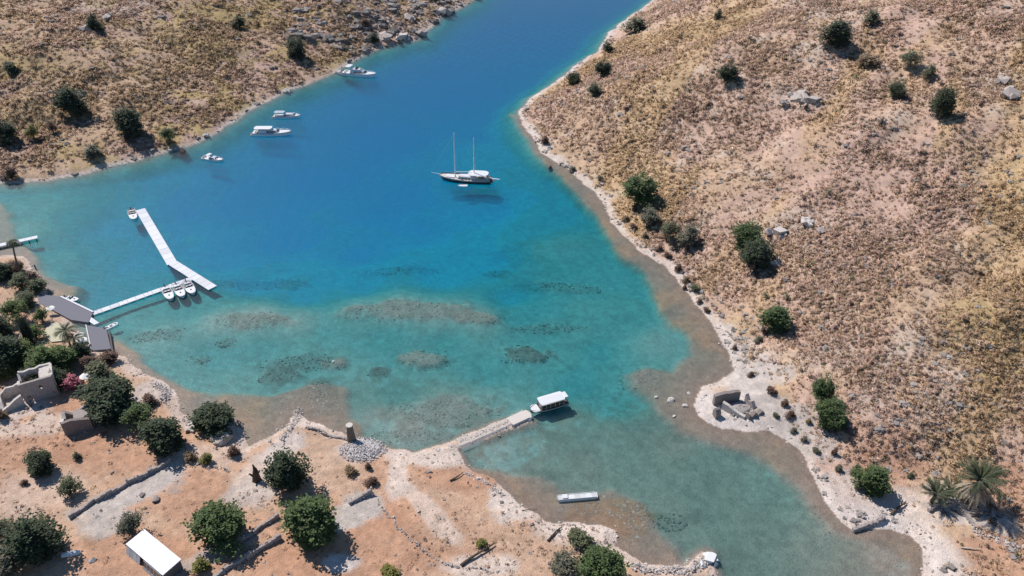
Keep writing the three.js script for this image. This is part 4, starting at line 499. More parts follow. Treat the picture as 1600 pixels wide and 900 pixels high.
function dinghy(label, a, b, kind, group) {
  const [o, L] = boat(kind === 'rib' ? 'inflatable_dinghy' : 'motor_launch', label, 'dinghy', a, b, group), B = kind === 'rib' ? L * .46 : Math.min(2.8, L * .40);
  if (kind === 'rib') {
    const pts = []; const n = 18; for (let k = 0; k <= n; k++) { const t = k / n * 2 - 1, e = Math.abs(t); pts.push(new THREE.Vector3(L * .5 - Math.pow(e, 2.4) * L, .32 + .18 * Math.pow(1 - e, 2), (t < 0 ? -1 : 1) * B * .40 * Math.sin(Math.min(1, e * 1.6) * Math.PI / 2))); }
    const R = B * .13, tube = new THREE.TubeGeometry(new THREE.CatmullRomCurve3(pts), 40, R, 8); part('inflatable_tube', [tube, new THREE.SphereGeometry(R, 8, 6).translate(...pts[0].toArray()), new THREE.SphereGeometry(R, 8, 6).translate(...pts[n].toArray())], std(.72, .72, .74, .6), o);
    part('floor', box(L * .74, .06, B * .66, -L * .08, .2, 0), std(.30, .30, .31, .8), o); part('bow_locker', cabin(L * .1, L * .36, B * .5, .22, .3, .3, .05), GELW, o); part('seat', [box(.4, .4, B * .55, -L * .16, .4, 0)], GELW, o); part('console', [box(.4, .7, .5, L * .0, .55, .0), box(.04, .3, .5, L * .03, 1.0, 0, 0, .4)], GELW, o); outboard(o, -L * .47, .5);
  } else {
    const H = hullGeo(L, B, .62, { stern: .9, rise: .45, keel: .3, flare: .3, deck: .25, band: .07 }); part('hull', H.shell, GEL, o); part('rubbing_strake', H.strip, RUBBER, o); part('cockpit_floor', H.deck, std(.22, .21, .20, .8), o); part('foredeck', slab(L * .44, B * .86, .12, { nose: .6, tail: .02, camber: .08 }).translate(L * .22, .70, 0), GELW, o); part('windscreen', box(.04, .4, B * .7, L * .0, 1.0, 0, 0, .5), TINT, o); part('hatch', box(.42, .05, .42, L * .2, .88, 0), TINT, o); part('seat', [box(.45, .35, B * .62, -L * .32, .62, 0), box(.4, .35, .45, -L * .12, .62, -.45), box(.4, .35, .45, -L * .12, .62, .45)], GELW, o); outboard(o, -L * .5, .75);
  } return o;
}
dinghy('white launch tied to the outer tip of the long pontoon', [-133.1, -235.9], [-128.7, -228.3], 'launch', 'launches at the pontoons');
dinghy('white launch at the pontoon, left one of three side by side', [-103.7, -188.5], [-99.1, -181.6], 'launch', 'launches at the pontoons');
dinghy('white launch at the pontoon, middle one of three side by side', [-100.9, -189.8], [-96.2, -182.9], 'launch', 'launches at the pontoons');
dinghy('white launch at the pontoon, right one of three side by side', [-98.3, -191.2], [-93.7, -184.5], 'launch', 'launches at the pontoons');
dinghy('small white launch beside the upper quay slab', [-130.7, -182.9], [-126.0, -181.3], 'launch', 'boats at the quay');
dinghy('white inflatable dinghy beside the corner of the lower quay slab', [-112.7, -168.0], [-110.3, -170.6], 'rib', 'boats at the quay');

// ---------------------------------------------------------------- pontoons, jetty and quay
const CONC = std(.62, .62, .64, .75), CONCG = std(.60, .60, .60, .85), TARMAC = std(.17, .165, .19, .95), FLOAT = std(.20, .21, .22, .7);
function pontoon(label, a, b, wide, n, high = .5) {
  const o = thing('floating_pontoon', label, 'pontoon', middle(a, b), 0, heading(a, b), 'white floating pontoons'), L = far(a, b), r = rng(Math.round(L * 100)); const step = L / n, tones = [CONC, std(.57, .57, .59, .8), std(.64, .64, .66, .7)];
  for (let k = 0; k < n; k++) { const x = -L / 2 + (k + .5) * step; part('deck_panel', box(step - .09, .09, wide, x, high + (r() - .5) * .02, 0), tones[Math.floor(r() * 3)], o); part('float', box(step * .7, .5, wide * .8, x, high - .30, 0), FLOAT, o); }
  for (const s of [-1, 1]) part('fender_beam', box(L, .16, .10, 0, high - .06, s * (wide / 2 + .04)), CONCG, o); for (let k = 0; k < n; k += 3) for (const s of [-1, 1]) part('cleat', [box(.3, .05, .06, -L / 2 + (k + .5) * step, high + .14, s * (wide / 2 - .2)), box(.08, .1, .06, -L / 2 + (k + .5) * step, high + .09, s * (wide / 2 - .2))], STEEL, o); return o;
}
pontoon('outer white pontoon leg pointing away across the turquoise water', [-129.8, -235.9], [-106.0, -201.1], 2.9, 12);
pontoon('white pontoon leg ending at the lower right of the bend', [-106.8, -202.2], [-89.1, -187.8], 2.7, 9);
pontoon('long narrow white walkway from the quay to the pontoon', [-119.1, -175.1], [-97.0, -192.9], 1.9, 12);
{ const a = [-166.8, -210.5], b = [-155.7, -216.5], o = thing('jetty', 'short white jetty on piles cut by the left edge', 'jetty', middle(a, b), 0, heading(a, b)), L = far(a, b); for (let k = 0; k < 7; k++) part('deck_panel', box(L / 7 - .06, .14, 1.9, -L / 2 + (k + .5) * L / 7, .95, 0), CONC, o); for (let k = 0; k < 6; k++) for (const s of [-1, 1]) part('pile', rod([-L / 2 + (k + .7) * L / 6, -1.6, s * .7], [-L / 2 + (k + .7) * L / 6, .88, s * .7], .1), TEAK, o); part('edge_beam', [box(L, .2, .1, 0, .86, 1.0), box(L, .2, .1, 0, .86, -1.0)], CONCG, o); }
function slabOn(name, label, cat, corners, y, thick, mat, rim) { const s = new THREE.Shape(); const [cx, cz] = corners.reduce((p, c) => [p[0] + c[0] / corners.length, p[1] + c[1] / corners.length], [0, 0]); corners.forEach(([x, z], i) => i ? s.lineTo(x - cx, cz - z) : s.moveTo(x - cx, cz - z)); const o = thing(name, label, cat, [cx, cz], y); part('slab', new THREE.ExtrudeGeometry(s, { depth: thick, bevelEnabled: false }).rotateX(-Math.PI / 2).translate(0, -thick, 0), mat, o); if (rim) for (const [i, j, w, m] of rim) { const a = corners[i], b = corners[j], mid = middle(a, b); part('kerb', box(far(a, b), .22, w, mid[0] - cx, .09, mid[1] - cz, heading(a, b)), m, o); } return o; }
slabOn('quay_slab', 'dark grey upper quay slab reaching the walkway', 'quay', [[-139.9, -184.5], [-131.8, -182.9], [-119.1, -175.4], [-118.3, -170.6], [-123.7, -171.8], [-136.9, -180.0]], .75, 1.6, TARMAC, [[1, 2, .5, CONC]]);
slabOn('quay_slab', 'dark grey lower quay slab in front of the palms', 'quay', [[-118.4, -169.4], [-112.2, -168.0], [-107.0, -159.1], [-111.9, -158.3]], .7, 1.5, TARMAC, [[0, 3, .25, CONCG]]);
slabOn('quay_step', 'small white landing step between the two quay slabs', 'step', [[-119.2, -171.8], [-118.8, -173.3], [-115.3, -170.6], [-116.3, -169.7]], .62, 1.2, CONC);
slabOn('terrace', 'pale beige paved terrace among trees behind the quay', 'terrace', [[-128.84, -165.30], [-127.87, -170.37], [-123.94, -169.13], [-120.83, -162.05], [-123.76, -161.39]], landAt(...[-125.11, -165.23]) + .35, 1.4, std(.50, .46, .33, .9));
single('quay_wall', box(.4, 1.2, far([-111.0, -166.8], [-105.7, -157.0]), 0, 0, 0), std(.10, .085, .08, .9), 'thin dark wall running along the right side of the lower quay slab', 'wall', middle([-110.8, -166.8], [-105.6, -157.0]), .35, heading([-110.8, -166.8], [-105.6, -157.0]) + Math.PI / 2);
for (const [at, w, l] of [[[-115.03, -160.50], 2.6, 'white parasol left of the lower quay slab'], [[-116.94, -162.99], 2.2, 'white parasol just above its neighbour by the quay'], [[-130.49, -174.83], 2.2, 'white parasol beside the upper quay slab'], [[-106.98, -145.37], 2.4, 'white parasol behind the pink flowering bush']]) { const o = thing('parasol', l, 'parasol', at, undefined, 0, 'white parasols by the quay'); part('canopy', new THREE.ConeGeometry(w / 2 * 1.15, .6, 8, 1, true).translate(0, 2.4, 0), phys({ color: lin(.78, .76, .72), roughness: 1, side: THREE.DoubleSide }), o); part('pole', rod([0, -.1, 0], [0, 2.7, 0], .03), STEEL, o); }
single('mooring_post', [rod([0, -1.2, 0], [0, 1.3, 0], .22, .18, 8), rod([0, 1.3, 0], [0, 1.4, 0], .22, .2, 8)], DARKIN, 'small dark mooring post in the shallows off the left shore', 'post', [-147.6, -198.9], 0);

// ---------------------------------------------------------------- ruins, walls and stones
const stoneTex = (() => { const N = 256, d = new Uint8Array(N * N * 4), r = rng(8), pts = []; for (let k = 0; k < 150; k++) pts.push([r() * N, r() * N, .75 + r() * .25]); for (let y = 0; y < N; y++) for (let x = 0; x < N; x++) { let a = 1e9, b = 1e9, t = 1; for (const p of pts) { let dx = Math.abs(x - p[0]), dy = Math.abs(y - p[1]) * 1.5; dx = Math.min(dx, N - dx); dy = Math.min(dy, N * 1.5 - dy); const q = dx * dx + dy * dy; if (q < a) { b = a; a = q; t = p[2]; } else if (q < b) b = q; } const j = sstep(.5, 3.5, Math.sqrt(b) - Math.sqrt(a)), v = clamp(lerp(.62, t, j) + (hash(x, y) - .5) * .1, 0, 1) * 255; d.set([v, v * .985, v * .965, 255], (y * N + x) * 4); } const t = new THREE.DataTexture(d, N, N); t.wrapS = t.wrapT = THREE.RepeatWrapping; t.magFilter = THREE.LinearFilter; t.needsUpdate = true; return t; })();
const MASON = std(.42, .365, .345, .95, { map: stoneTex, bumpMap: stoneTex, bumpScale: .05 }), MASONP = std(.66, .60, .55, .95, { map: stoneTex, bumpMap: stoneTex, bumpScale: .04 }), MASON_SHADED = std(.28, .235, .215, .95, { map: stoneTex, bumpMap: stoneTex, bumpScale: .05 }), ROCKM = std(.42, .36, .32, .95, { flatShading: true }), ROCKP = std(.52, .46, .42, .95, { flatShading: true }), ROCKD = std(.25, .215, .195, .95, { flatShading: true }), LOG = std(.085, .06, .045, .95);  // darker masonry tones put the shade on wall faces into the colour
// a stretch of masonry between two points with a broken crest; height list along it; faces carry uv in metres
function wallGeo(ax, az, bx, bz, y, hs, thick) {
  const L = Math.hypot(bx - ax, bz - az), ux = (bx - ax) / L, uz = (bz - az) / L, nx = -uz * thick / 2, nz = ux * thick / 2, n = hs.length - 1, pos = [], uv = [];
  const Pt = (k, s, t) => [ax + ux * L * k / n + s * nx, t ? y + hs[k] : y - .5, az + uz * L * k / n + s * nz];
  const Q = (a, b, c, d, w) => { for (const [p, i] of [[a, 0], [b, 1], [c, 2], [a, 0], [c, 2], [d, 3]]) { pos.push(...p); const m = ux * p[0] + uz * p[2]; uv.push(...(w === 0 ? [m / 3, p[1] / 3] : w === 1 ? [m / 3, (p[0] * nx + p[2] * nz) / thick / 1.5] : [(p[0] * nx + p[2] * nz) / thick / 1.5, p[1] / 3])); } };
  for (let k = 0; k < n; k++) { Q(Pt(k, 1, 0), Pt(k + 1, 1, 0), Pt(k + 1, 1, 1), Pt(k, 1, 1), 0); Q(Pt(k + 1, -1, 0), Pt(k, -1, 0), Pt(k, -1, 1), Pt(k + 1, -1, 1), 0); Q(Pt(k, 1, 1), Pt(k + 1, 1, 1), Pt(k + 1, -1, 1), Pt(k, -1, 1), 1); }
  Q(Pt(0, -1, 0), Pt(0, 1, 0), Pt(0, 1, 1), Pt(0, -1, 1), 2); Q(Pt(n, 1, 0), Pt(n, -1, 0), Pt(n, -1, 1), Pt(n, 1, 1), 2);
  const g = new THREE.BufferGeometry(); g.setAttribute('position', new THREE.BufferAttribute(new Float32Array(pos), 3)); g.setAttribute('uv', new THREE.BufferAttribute(new Float32Array(uv), 2)); g.computeVertexNormals(); return g;
}
const crest = (seed, n, lo, hi) => { const r = rng(seed), a = []; for (let k = 0; k <= n; k++) a.push(lerp(lo, hi, r())); return a; };
function stoneGeo(list) { return mergeGeometries(list); }
function addStones(parent, name, spots, mat, small = true) { return part(name, stoneGeo(spots.map(([x, y, z, s, k]) => placed((small ? PEBBLES : ROCKS)[k % (small ? 3 : 6)], x, y, z, s, s * .85, s, k * 1.7, k * .9, k * .5))), mat, parent); }

{ // roofless house: local axes, long wall along x, near wall on +z
  const o = thing('roofless_house', 'roofless pale stone house with open rooms near the left edge', 'ruin', [-117.34, -139.00], undefined, .52), B = -.2; o.scale.set(1.15, 1.35, 1.15);
  const w = 6.2, d = 5.0, h = 4.6, x0 = -1.2, z1 = .8;
  // masonry round a real doorway and a real window hole
  const seg = (a, b, lo, hi) => wallGeo(x0 + a, z1, x0 + b, z1, lo + .5, [hi - lo - .5, hi - lo - .5], .55);
  part('near_wall', [seg(0, .55, B - .5, h + B), seg(.55, 1.5, 1.55, h + B + .02), seg(1.5, 3.3, B - .5, h + B), seg(3.3, 3.95, B - .5, 2.3), seg(3.3, 3.95, 3.15, h + B + .02), seg(3.95, w, B - .5, h + B - .03)], MASON, o);  // wall in lowered masonry tone, shade of its sunless face painted in
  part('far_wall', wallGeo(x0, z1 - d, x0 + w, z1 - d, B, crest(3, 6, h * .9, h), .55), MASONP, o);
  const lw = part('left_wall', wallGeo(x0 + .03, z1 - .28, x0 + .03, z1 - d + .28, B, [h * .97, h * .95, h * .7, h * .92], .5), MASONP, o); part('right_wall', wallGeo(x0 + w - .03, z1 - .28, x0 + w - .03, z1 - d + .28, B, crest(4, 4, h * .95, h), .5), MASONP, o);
  part('roof_terrace', box(w * .34, .22, d - .6, x0 + w * .80, h - .75, z1 - d / 2), MASONP, o); part('inner_wall', wallGeo(x0 + w * .62, z1 - .3, x0 + w * .62, z1 - d + .3, B, [h - .9, h - .7, h - .9], .4), MASON, o);
  part('wing_wall', [wallGeo(x0 - .3, z1 + .3, x0 - 4.2, z1 + 1.4, B, [2.6, 2.2, 1.6, 1.2], .6), wallGeo(x0 - 4.2, z1 + 1.1, x0 - 4.6, z1 - 3.6, B, [1.2, 1.9, 2.2, 1.6], .6), wallGeo(x0 - 4.4, z1 - 3.6, x0 - .4, z1 - 4.0, B, [1.6, 2.6, 2.4, 2.8], .5)], MASONP, o);
  const r = rng(4), S = []; for (let k = 0; k < 60; k++) { const a = r() * 6.28, q = 2 + r() * 2.6; S.push([x0 - 2.5 + Math.cos(a) * q, -.05 + r() * .2, z1 - .8 + Math.sin(a) * q * .8, .3 + r() * .7, k]); } addStones(o, 'fallen_stones', S, ROCKP);
}
{ // small stone hut
  const o = thing('stone_hut', 'small roofless stone hut below the roofless house', 'ruin', [-101.98, -130.62], undefined, .45); o.scale.setScalar(1.6); const w = 3.6, d = 3.4, h = 2.8, B = -.2;
  part('near_wall', wallGeo(-w / 2, d / 2, w / 2, d / 2, B, [h, h * 1.05, h * .95, h * .8], .5), MASON_SHADED, o); part('right_wall', wallGeo(w / 2 - .03, d / 2 - .26, w / 2 - .03, -d / 2, B, [h * .8, h * .7, h * .6], .5), MASON_SHADED, o); part('far_wall', wallGeo(-w / 2, -d / 2, w / 2, -d / 2, B, [h * .8, h * .4, h * .7, h * .8], .5), MASON, o); part('left_wall', wallGeo(-w / 2 + .03, d / 2 - .26, -w / 2 + .03, -d / 2 + .26, B, [h, h * .9, h * .55, h * .8], .5), MASONP, o); part('roof_slab', box(w * .6, .25, d * .55, w * .22, h * .78, .4, 0, -.12), MASON, o);  // shade painted in: darker masonry on sunless walls, paler on the sunward one
  const r = rng(6), S = []; for (let k = 0; k < 36; k++) { const a = r() * 6.28, q = 1.6 + r() * 1.8; S.push([Math.cos(a) * q, -.05 + r() * .1, Math.sin(a) * q, .25 + r() * .5, k]); } addStones(o, 'fallen_stones', S, ROCKM);
}
{ // tower stump on the south shore
  const o = thing('stone_tower', 'narrow stone tower stump at the water, painted dark for its shaded face', 'tower', [-37.08, -125.83], undefined, .15); const g = new THREE.CylinderGeometry(.72, 1.1, 5.8, 10, 5); const p = g.attributes.position; for (let i = 0; i < p.count; i++) { const k = 1 + .10 * fbm(p.getX(i) * 2 + 3, p.getY(i) * 1.5 + p.getZ(i), 2); p.setX(i, p.getX(i) * k); p.setZ(i, p.getZ(i) * k); } g.computeVertexNormals(); part('shaft', g.translate(0, 2.3, 0), std(.20, .165, .14, .95, { map: stoneTex, bumpMap: stoneTex, bumpScale: .05 }), o); part('cap', new THREE.CylinderGeometry(.80, .76, .22, 10).translate(0, 5.2, 0), std(.55, .50, .45, .9), o); const r = rng(3), S = []; for (let k = 0; k < 14; k++) { const a = r() * 6.28; S.push([Math.cos(a) * 1.1, 0, Math.sin(a) * 1.1, .3 + r() * .5, k]); } addStones(o, 'footing_stones', S, ROCKM);  // shaft colour darkened to stand for the face in shade
}
{ // rubble heap beside the tower
  const c = [-34.01, -122.68], o = thing('rubble_heap', 'broad heap of white rubble beside the stone tower', 'rubble', c), r = rng(12), S = [], base = landAt(...c); for (let k = 0; k < 950; k++) { const a = r() * 6.28, q = Math.pow(r(), .6), x = Math.cos(a) * q * 5.4, z = Math.sin(a) * q * 4.0; S.push([x, Math.max(-.2, landAt(c[0] + x, c[1] + z) - base) + .85 * (1 - q * q) + r() * .12, z, .2 + r() * r() * .75, k]); } const m = addStones(o, 'stones', S, std(.56, .52, .50, .95, { flatShading: true })); m.userData.kind = 'stuff'; part('core', new THREE.SphereGeometry(1, 16, 8).scale(4.2, .7, 3.1), std(.48, .44, .42, 1), o);
}
{ // ruined house on the eastern point
  const c = [53.62, -135.89], o = thing('shore_ruin', 'ruined stone house walls on the white gravel point at right', 'ruin', c, undefined, .18), B = -.3;
  part('back_wall', wallGeo(-4.2, -2.6, 2.3, -2.6, B, [3.1, 3.5, 3.7, 3.6, 3.8, 3.5], .95), MASON_SHADED, o); part('left_wall', wallGeo(-5.0, 0.4, -4.8, 2.0, B, [1.4, 2.6, 2.4, 1.6], 1.3), MASON_SHADED, o); part('side_wall', wallGeo(-2.6, -.9, 1.4, 3.3, B, [2.4, 2.1, 1.5, 1.1, .9], .85), MASONP, o);  // darkened masonry carries the shade of the faces turned to the viewer
  part('front_wall', wallGeo(2.0, 3.5, 6.6, 2.2, B, [1.9, .7, 1.8, .5, 1.3, .6], .9), MASON_SHADED, o); part('right_wall', wallGeo(4.2, -2.4, 5.0, .9, B, [2.5, 1.2, 2.0, .6], .95), MASON, o);
  const r = rng(33), S = []; for (let k = 0; k < 260; k++) { const x = -1.6 + r() * 8, z = -2.6 + r() * 6; S.push([x, -.1 + .9 * Math.exp(-((x - 1.6) ** 2 + z * z) / 5) + r() * .1, z, .25 + r() * .6, k]); } addStones(o, 'fallen_stones', S, ROCKM); part('rubble_core', new THREE.SphereGeometry(1, 14, 8).scale(2.9, .95, 2.3).translate(1.4, -.1, -.1), std(.36, .315, .29, 1), o);
}
{ // shed with white roof; axes: length along x, open side towards +z
  const c = [-69.34, -92.80], L = 12.0, D = 3.8, h = 2.4, o = thing('white_roofed_shed', 'long low shed with bright white sheet roof at the bottom left', 'shed', c, undefined, Math.atan2(-6.1, 8.6));
  const grey = [std(.42, .43, .45, .8), std(.36, .37, .39, .8), std(.46, .465, .48, .8)], out = .85, tilt = Math.atan2(out, h);
  part('far_wall', box(L - .3, h, .16, 0, h / 2 - .2, -D / 2 + .1), grey[0], o); part('end_wall', box(.16, h, D - .3, L / 2 - .2, h / 2 - .2, 0), std(.10, .095, .10, .8), o); part('end_wall', box(.16, h, D - .3, -L / 2 + .2, h / 2 - .2, 0), grey[2], o);  // first end wall painted dark as the end turned from the sun
  for (let k = 0; k < 4; k++) part('side_panel', box(1.08, h, .07, -L / 2 + .62 + k * 1.12, h / 2 - .12, D / 2 + out / 2 - .02 * (k % 2), 0, 0, -tilt), grey[k % 3], o);
  for (let k = 0; k < 5; k++) { const x = -.1 + k * 1.08, f = part('window', box(.92, 1.05, .05, x + .5, 1.15, D / 2 + out * .52, 0, 0, -tilt), TINT, o); part('mullion', box(.10, 1.9, .1, x + 1.04, 1.15, D / 2 + out * .54, 0, 0, -tilt), grey[2], f); }
  part('sill_panel', box(5.5, .75, .08, 2.45, .25, D / 2 + out * .88, 0, 0, -tilt), grey[1], o); part('lintel_panel', box(5.5, .5, .08, 2.45, 1.98, D / 2 + out * .18, 0, 0, -tilt), grey[0], o);
  const ROOF = [std(.62, .62, .65, .5), std(.58, .58, .605, .55)], n = 9, r = part('roof', box(L + .1, .06, D + .1, 0, 0, 0, 0, 0, .06), GELW, o); r.position.set(0, h, 0); for (let k = 0; k < n; k++) part('roof_sheet', box(L / n + .03, .05, D + .3, -L / 2 + (k + .5) * L / n, .075 + (k % 2) * .012, 0, 0, 0, .06), k % 4 === 2 ? ROOF[1] : ROOF[0], r); part('eave', box(L + .2, .12, .07, 0, -.14, D / 2 + .12), std(.62, .62, .64, .5), r);
}
// dry stone walls: many small stones laid along a line
function dryWall(name, label, pts, high, wide, mat, seed, cat = 'wall') {
  const r = rng(seed), c = pts[Math.floor(pts.length / 2)], base = landAt(...c), G = [];
  for (let k = 0; k + 1 < pts.length; k++) {
    const L = far(pts[k], pts[k + 1]), n = Math.ceil(L * wide * (4 + high * 9)), dx = (pts[k + 1][1] - pts[k][1]) / L, dz = -(pts[k + 1][0] - pts[k][0]) / L;
    for (let i = 0; i < n; i++) {
      const t = r(), along = t * L, wob = (vnoise(along * .35 + k * 5, seed) - .5) * .9, top = high * (.35 + .95 * vnoise(along * .4 + seed, k * 3.1)), e = (r() + r() - 1) * wide * .75, x = lerp(pts[k][0], pts[k + 1][0], t) + dx * (e + wob), z = lerp(pts[k][1], pts[k + 1][1], t) + dz * (e + wob), q = .32 + r() * r() * .6;
      G.push(placed(PEBBLES[Math.floor(r() * 3)], x - c[0], landAt(x, z) - base + r() * top * 1.25 * Math.max(0, 1 - Math.abs(e) / wide * 1.1), z - c[1], q * 1.25, q * .85, q, r() * 6, r() * .8, r() * .8));
    }
  }
  const o = thing(name, label, cat, c, base), core = [];
  if (high >= .8 && wide < 1) for (let k = 0; k + 1 < pts.length; k++) { const L = far(pts[k], pts[k + 1]), n = Math.ceil(L / 1.2), q = (t) => { const w = (vnoise(t * L * .35 + k * 5, seed) - .5) * .9, x = lerp(pts[k][0], pts[k + 1][0], t) + (pts[k + 1][1] - pts[k][1]) / L * w, z = lerp(pts[k][1], pts[k + 1][1], t) - (pts[k + 1][0] - pts[k][0]) / L * w; return [x, z]; }; for (let i = 0; i < n; i++) { const a = q(i / n), b = q((i + 1.04) / n), y = landAt(...a) - base, h = high * (.55 + .6 * vnoise(i * .5 + seed, k * 3)); core.push(wallGeo(a[0] - c[0], a[1] - c[1], b[0] - c[0], b[1] - c[1], y, [h, h * .95], wide * .75)); } }
  if (core.length) part('core', mergeGeometries(core), MASON, o).userData.kind = 'stuff';
  const m = part('stones', mergeGeometries(G), mat, o); m.userData.kind = 'stuff'; return o;
}
dryWall('dry_stone_wall', 'straight dry stone wall along the upper side of the gravel track', [[-90.78, -102.47], [-87.65, -107.10], [-83.16, -112.29], [-79.81, -115.04], [-76.20, -118.90]], 1.3, .7, ROCKM, 1);
dryWall('dry_stone_wall', 'dry stone wall climbing from the bottom edge towards the big trees', [[-56.72, -88.52], [-52.03, -93.34], [-46.28, -97.91]], 1.3, .8, ROCKM, 2);
dryWall('dry_stone_wall', 'short stone wall between the two leafy green trees', [[-54.65, -96.67], [-50.80, -100.40], [-48.15, -103.32]], 1.3, .7, ROCKM, 3);
dryWall('dry_stone_wall', 'low stone wall right of the largest foreground tree', [[-34.42, -106.96], [-30.22, -110.27]], 1.3, .7, ROCKP, 4);
dryWall('stone_line', 'long curving line of stones across the red earth', [[-28.58, -108.46], [-24.94, -103.62], [-22.08, -99.83], [-18.48, -96.15], [-13.76, -92.54], [-9.33, -91.52], [-2.48, -90.76]], .45, .5, ROCKM, 5);
dryWall('stone_line', 'line of pale stones along the beach below the causeway', [[-10.22, -116.56], [-7.71, -114.09], [-4.88, -112.84], [-1.38, -110.02]], .4, .9, ROCKP, 6);
dryWall('dry_stone_wall', 'low stone wall near the yellow bush above the track', [[-73.74, -118.87], [-66.80, -117.17], [-62.21, -116.09]], .5, .6, ROCKM, 7);
dryWall('dry_stone_wall', 'broken shore wall left of the stone tower', [[-48.49, -129.47], [-44.19, -128.13], [-37.79, -125.73]], .8, .6, ROCKM, 8);
dryWall('stone_spit', 'narrow spit of white stones reaching into the brown shallows', [[-53.20, -125.37], [-52.05, -130.28], [-51.93, -134.82], [-52.02, -137.17]], .6, 1.8, ROCKP, 9, 'stones');
dryWall('dry_stone_wall', 'broken stone wall at the water on the right shore', [[69.85, -100.76], [73.55, -102.27], [77.20, -103.80]], 1.1, .8, ROCKM, 10);
dryWall('dry_stone_wall', 'curved stone terrace wall below the large shaggy palm', [[87.26, -104.99], [90.15, -106.64], [92.43, -106.77], [94.53, -103.70], [94.48, -100.86]], .9, .8, ROCKM, 11);
dryWall('stone_line', 'stones along the foot of the slope at lower right', [[94.28, -100.93], [96.35, -98.65], [101.23, -95.46]], .4, 1.6, ROCKP, 12);
dryWall('stone_line', 'pale stones strewn along the bottom edge by the inlet', [[23.17, -92.40], [28.62, -91.17], [34.31, -91.40], [37.80, -93.24], [38.88, -94.61]], .8, 1.8, ROCKP, 13, 'stones');
dryWall('stone_line', 'pale stones on the beach below the wide dark tree', [[-89.54, -145.43], [-85.65, -141.88], [-84.97, -137.69]], .7, 2, ROCKP, 14, 'stones');
dryWall('stone_line', 'white stones behind the black tree by tilted slabs', [[-78.90, -133.03], [-76.11, -131.58], [-76.38, -129.11]], .6, 1.2, ROCKP, 15, 'stones');
{ // causeway: a paved bed with rough stones on both flanks
  const line = [[-12.4, -125.2], [-8.2, -127.6], [-3.0, -130.8], [0.9, -133.3], [3.4, -134.9]], c = line[2], o = thing('stone_causeway', 'rough stone causeway running out to the excursion boat', 'causeway', c, 0), r = rng(90), G = [];
  for (let k = 0; k + 1 < line.length; k++) { const L = far(line[k], line[k + 1]), n = Math.ceil(L / .2); for (let i = 0; i < n; i++) for (let q = 0; q < 4; q++) { const t = (i + r()) / n, e = (r() - .5) * 2.6, dx = (line[k + 1][1] - line[k][1]) / L, dz = -(line[k + 1][0] - line[k][0]) / L, s = .25 + r() * .5; G.push(placed(PEBBLES[Math.floor(r() * 3)], lerp(line[k][0], line[k + 1][0], t) + dx * e - c[0], .42 - Math.abs(e) * .22 + r() * .12, lerp(line[k][1], line[k + 1][1], t) + dz * e - c[1], s, s * .7, s, r() * 6, r(), r())); } }
  part('stones', mergeGeometries(G), ROCKP, o).userData.kind = 'stuff';
  const T = []; for (let k = 0; k + 1 < line.length; k++) { const L = far(line[k], line[k + 1]), dx = (line[k + 1][1] - line[k][1]) / L, dz = -(line[k + 1][0] - line[k][0]) / L, q = (p, s, y) => [p[0] + dx * s - c[0], y, p[1] + dz * s - c[1]]; for (const [s0, y0, s1, y1] of [[-2.2, -.6, -1.0, .42], [-1.0, .42, 1.0, .42], [1.0, .42, 2.2, -.6]]) T.push(...q(line[k], s0, y0), ...q(line[k], s1, y1), ...q(line[k + 1], s1, y1), ...q(line[k], s0, y0), ...q(line[k + 1], s1, y1), ...q(line[k + 1], s0, y0)); } part('bed', polyMesh(T), std(.50, .43, .37, 1, { side: THREE.DoubleSide }), o);
  const a = [-0.5, -131.8], b = [4.3, -134.9], d = thing('landing_slab', 'smooth concrete landing slab at the head of the causeway', 'landing', middle(a, b), 0, heading(a, b)); part('slab', slab(far(a, b), 2.6, .5, { nose: .1, tail: .04, camber: .04 }).translate(0, .18, 0), std(.58, .52, .46, .85), d); addStones(d, 'rocks', [[2.6, .35, .9, .9, 1], [2.2, .3, 1.5, 1.0, 2], [2.9, .2, .2, .7, 3], [1.6, .1, 1.7, .8, 4]], std(.6, .6, .62, .9, { flatShading: true }), false);
}
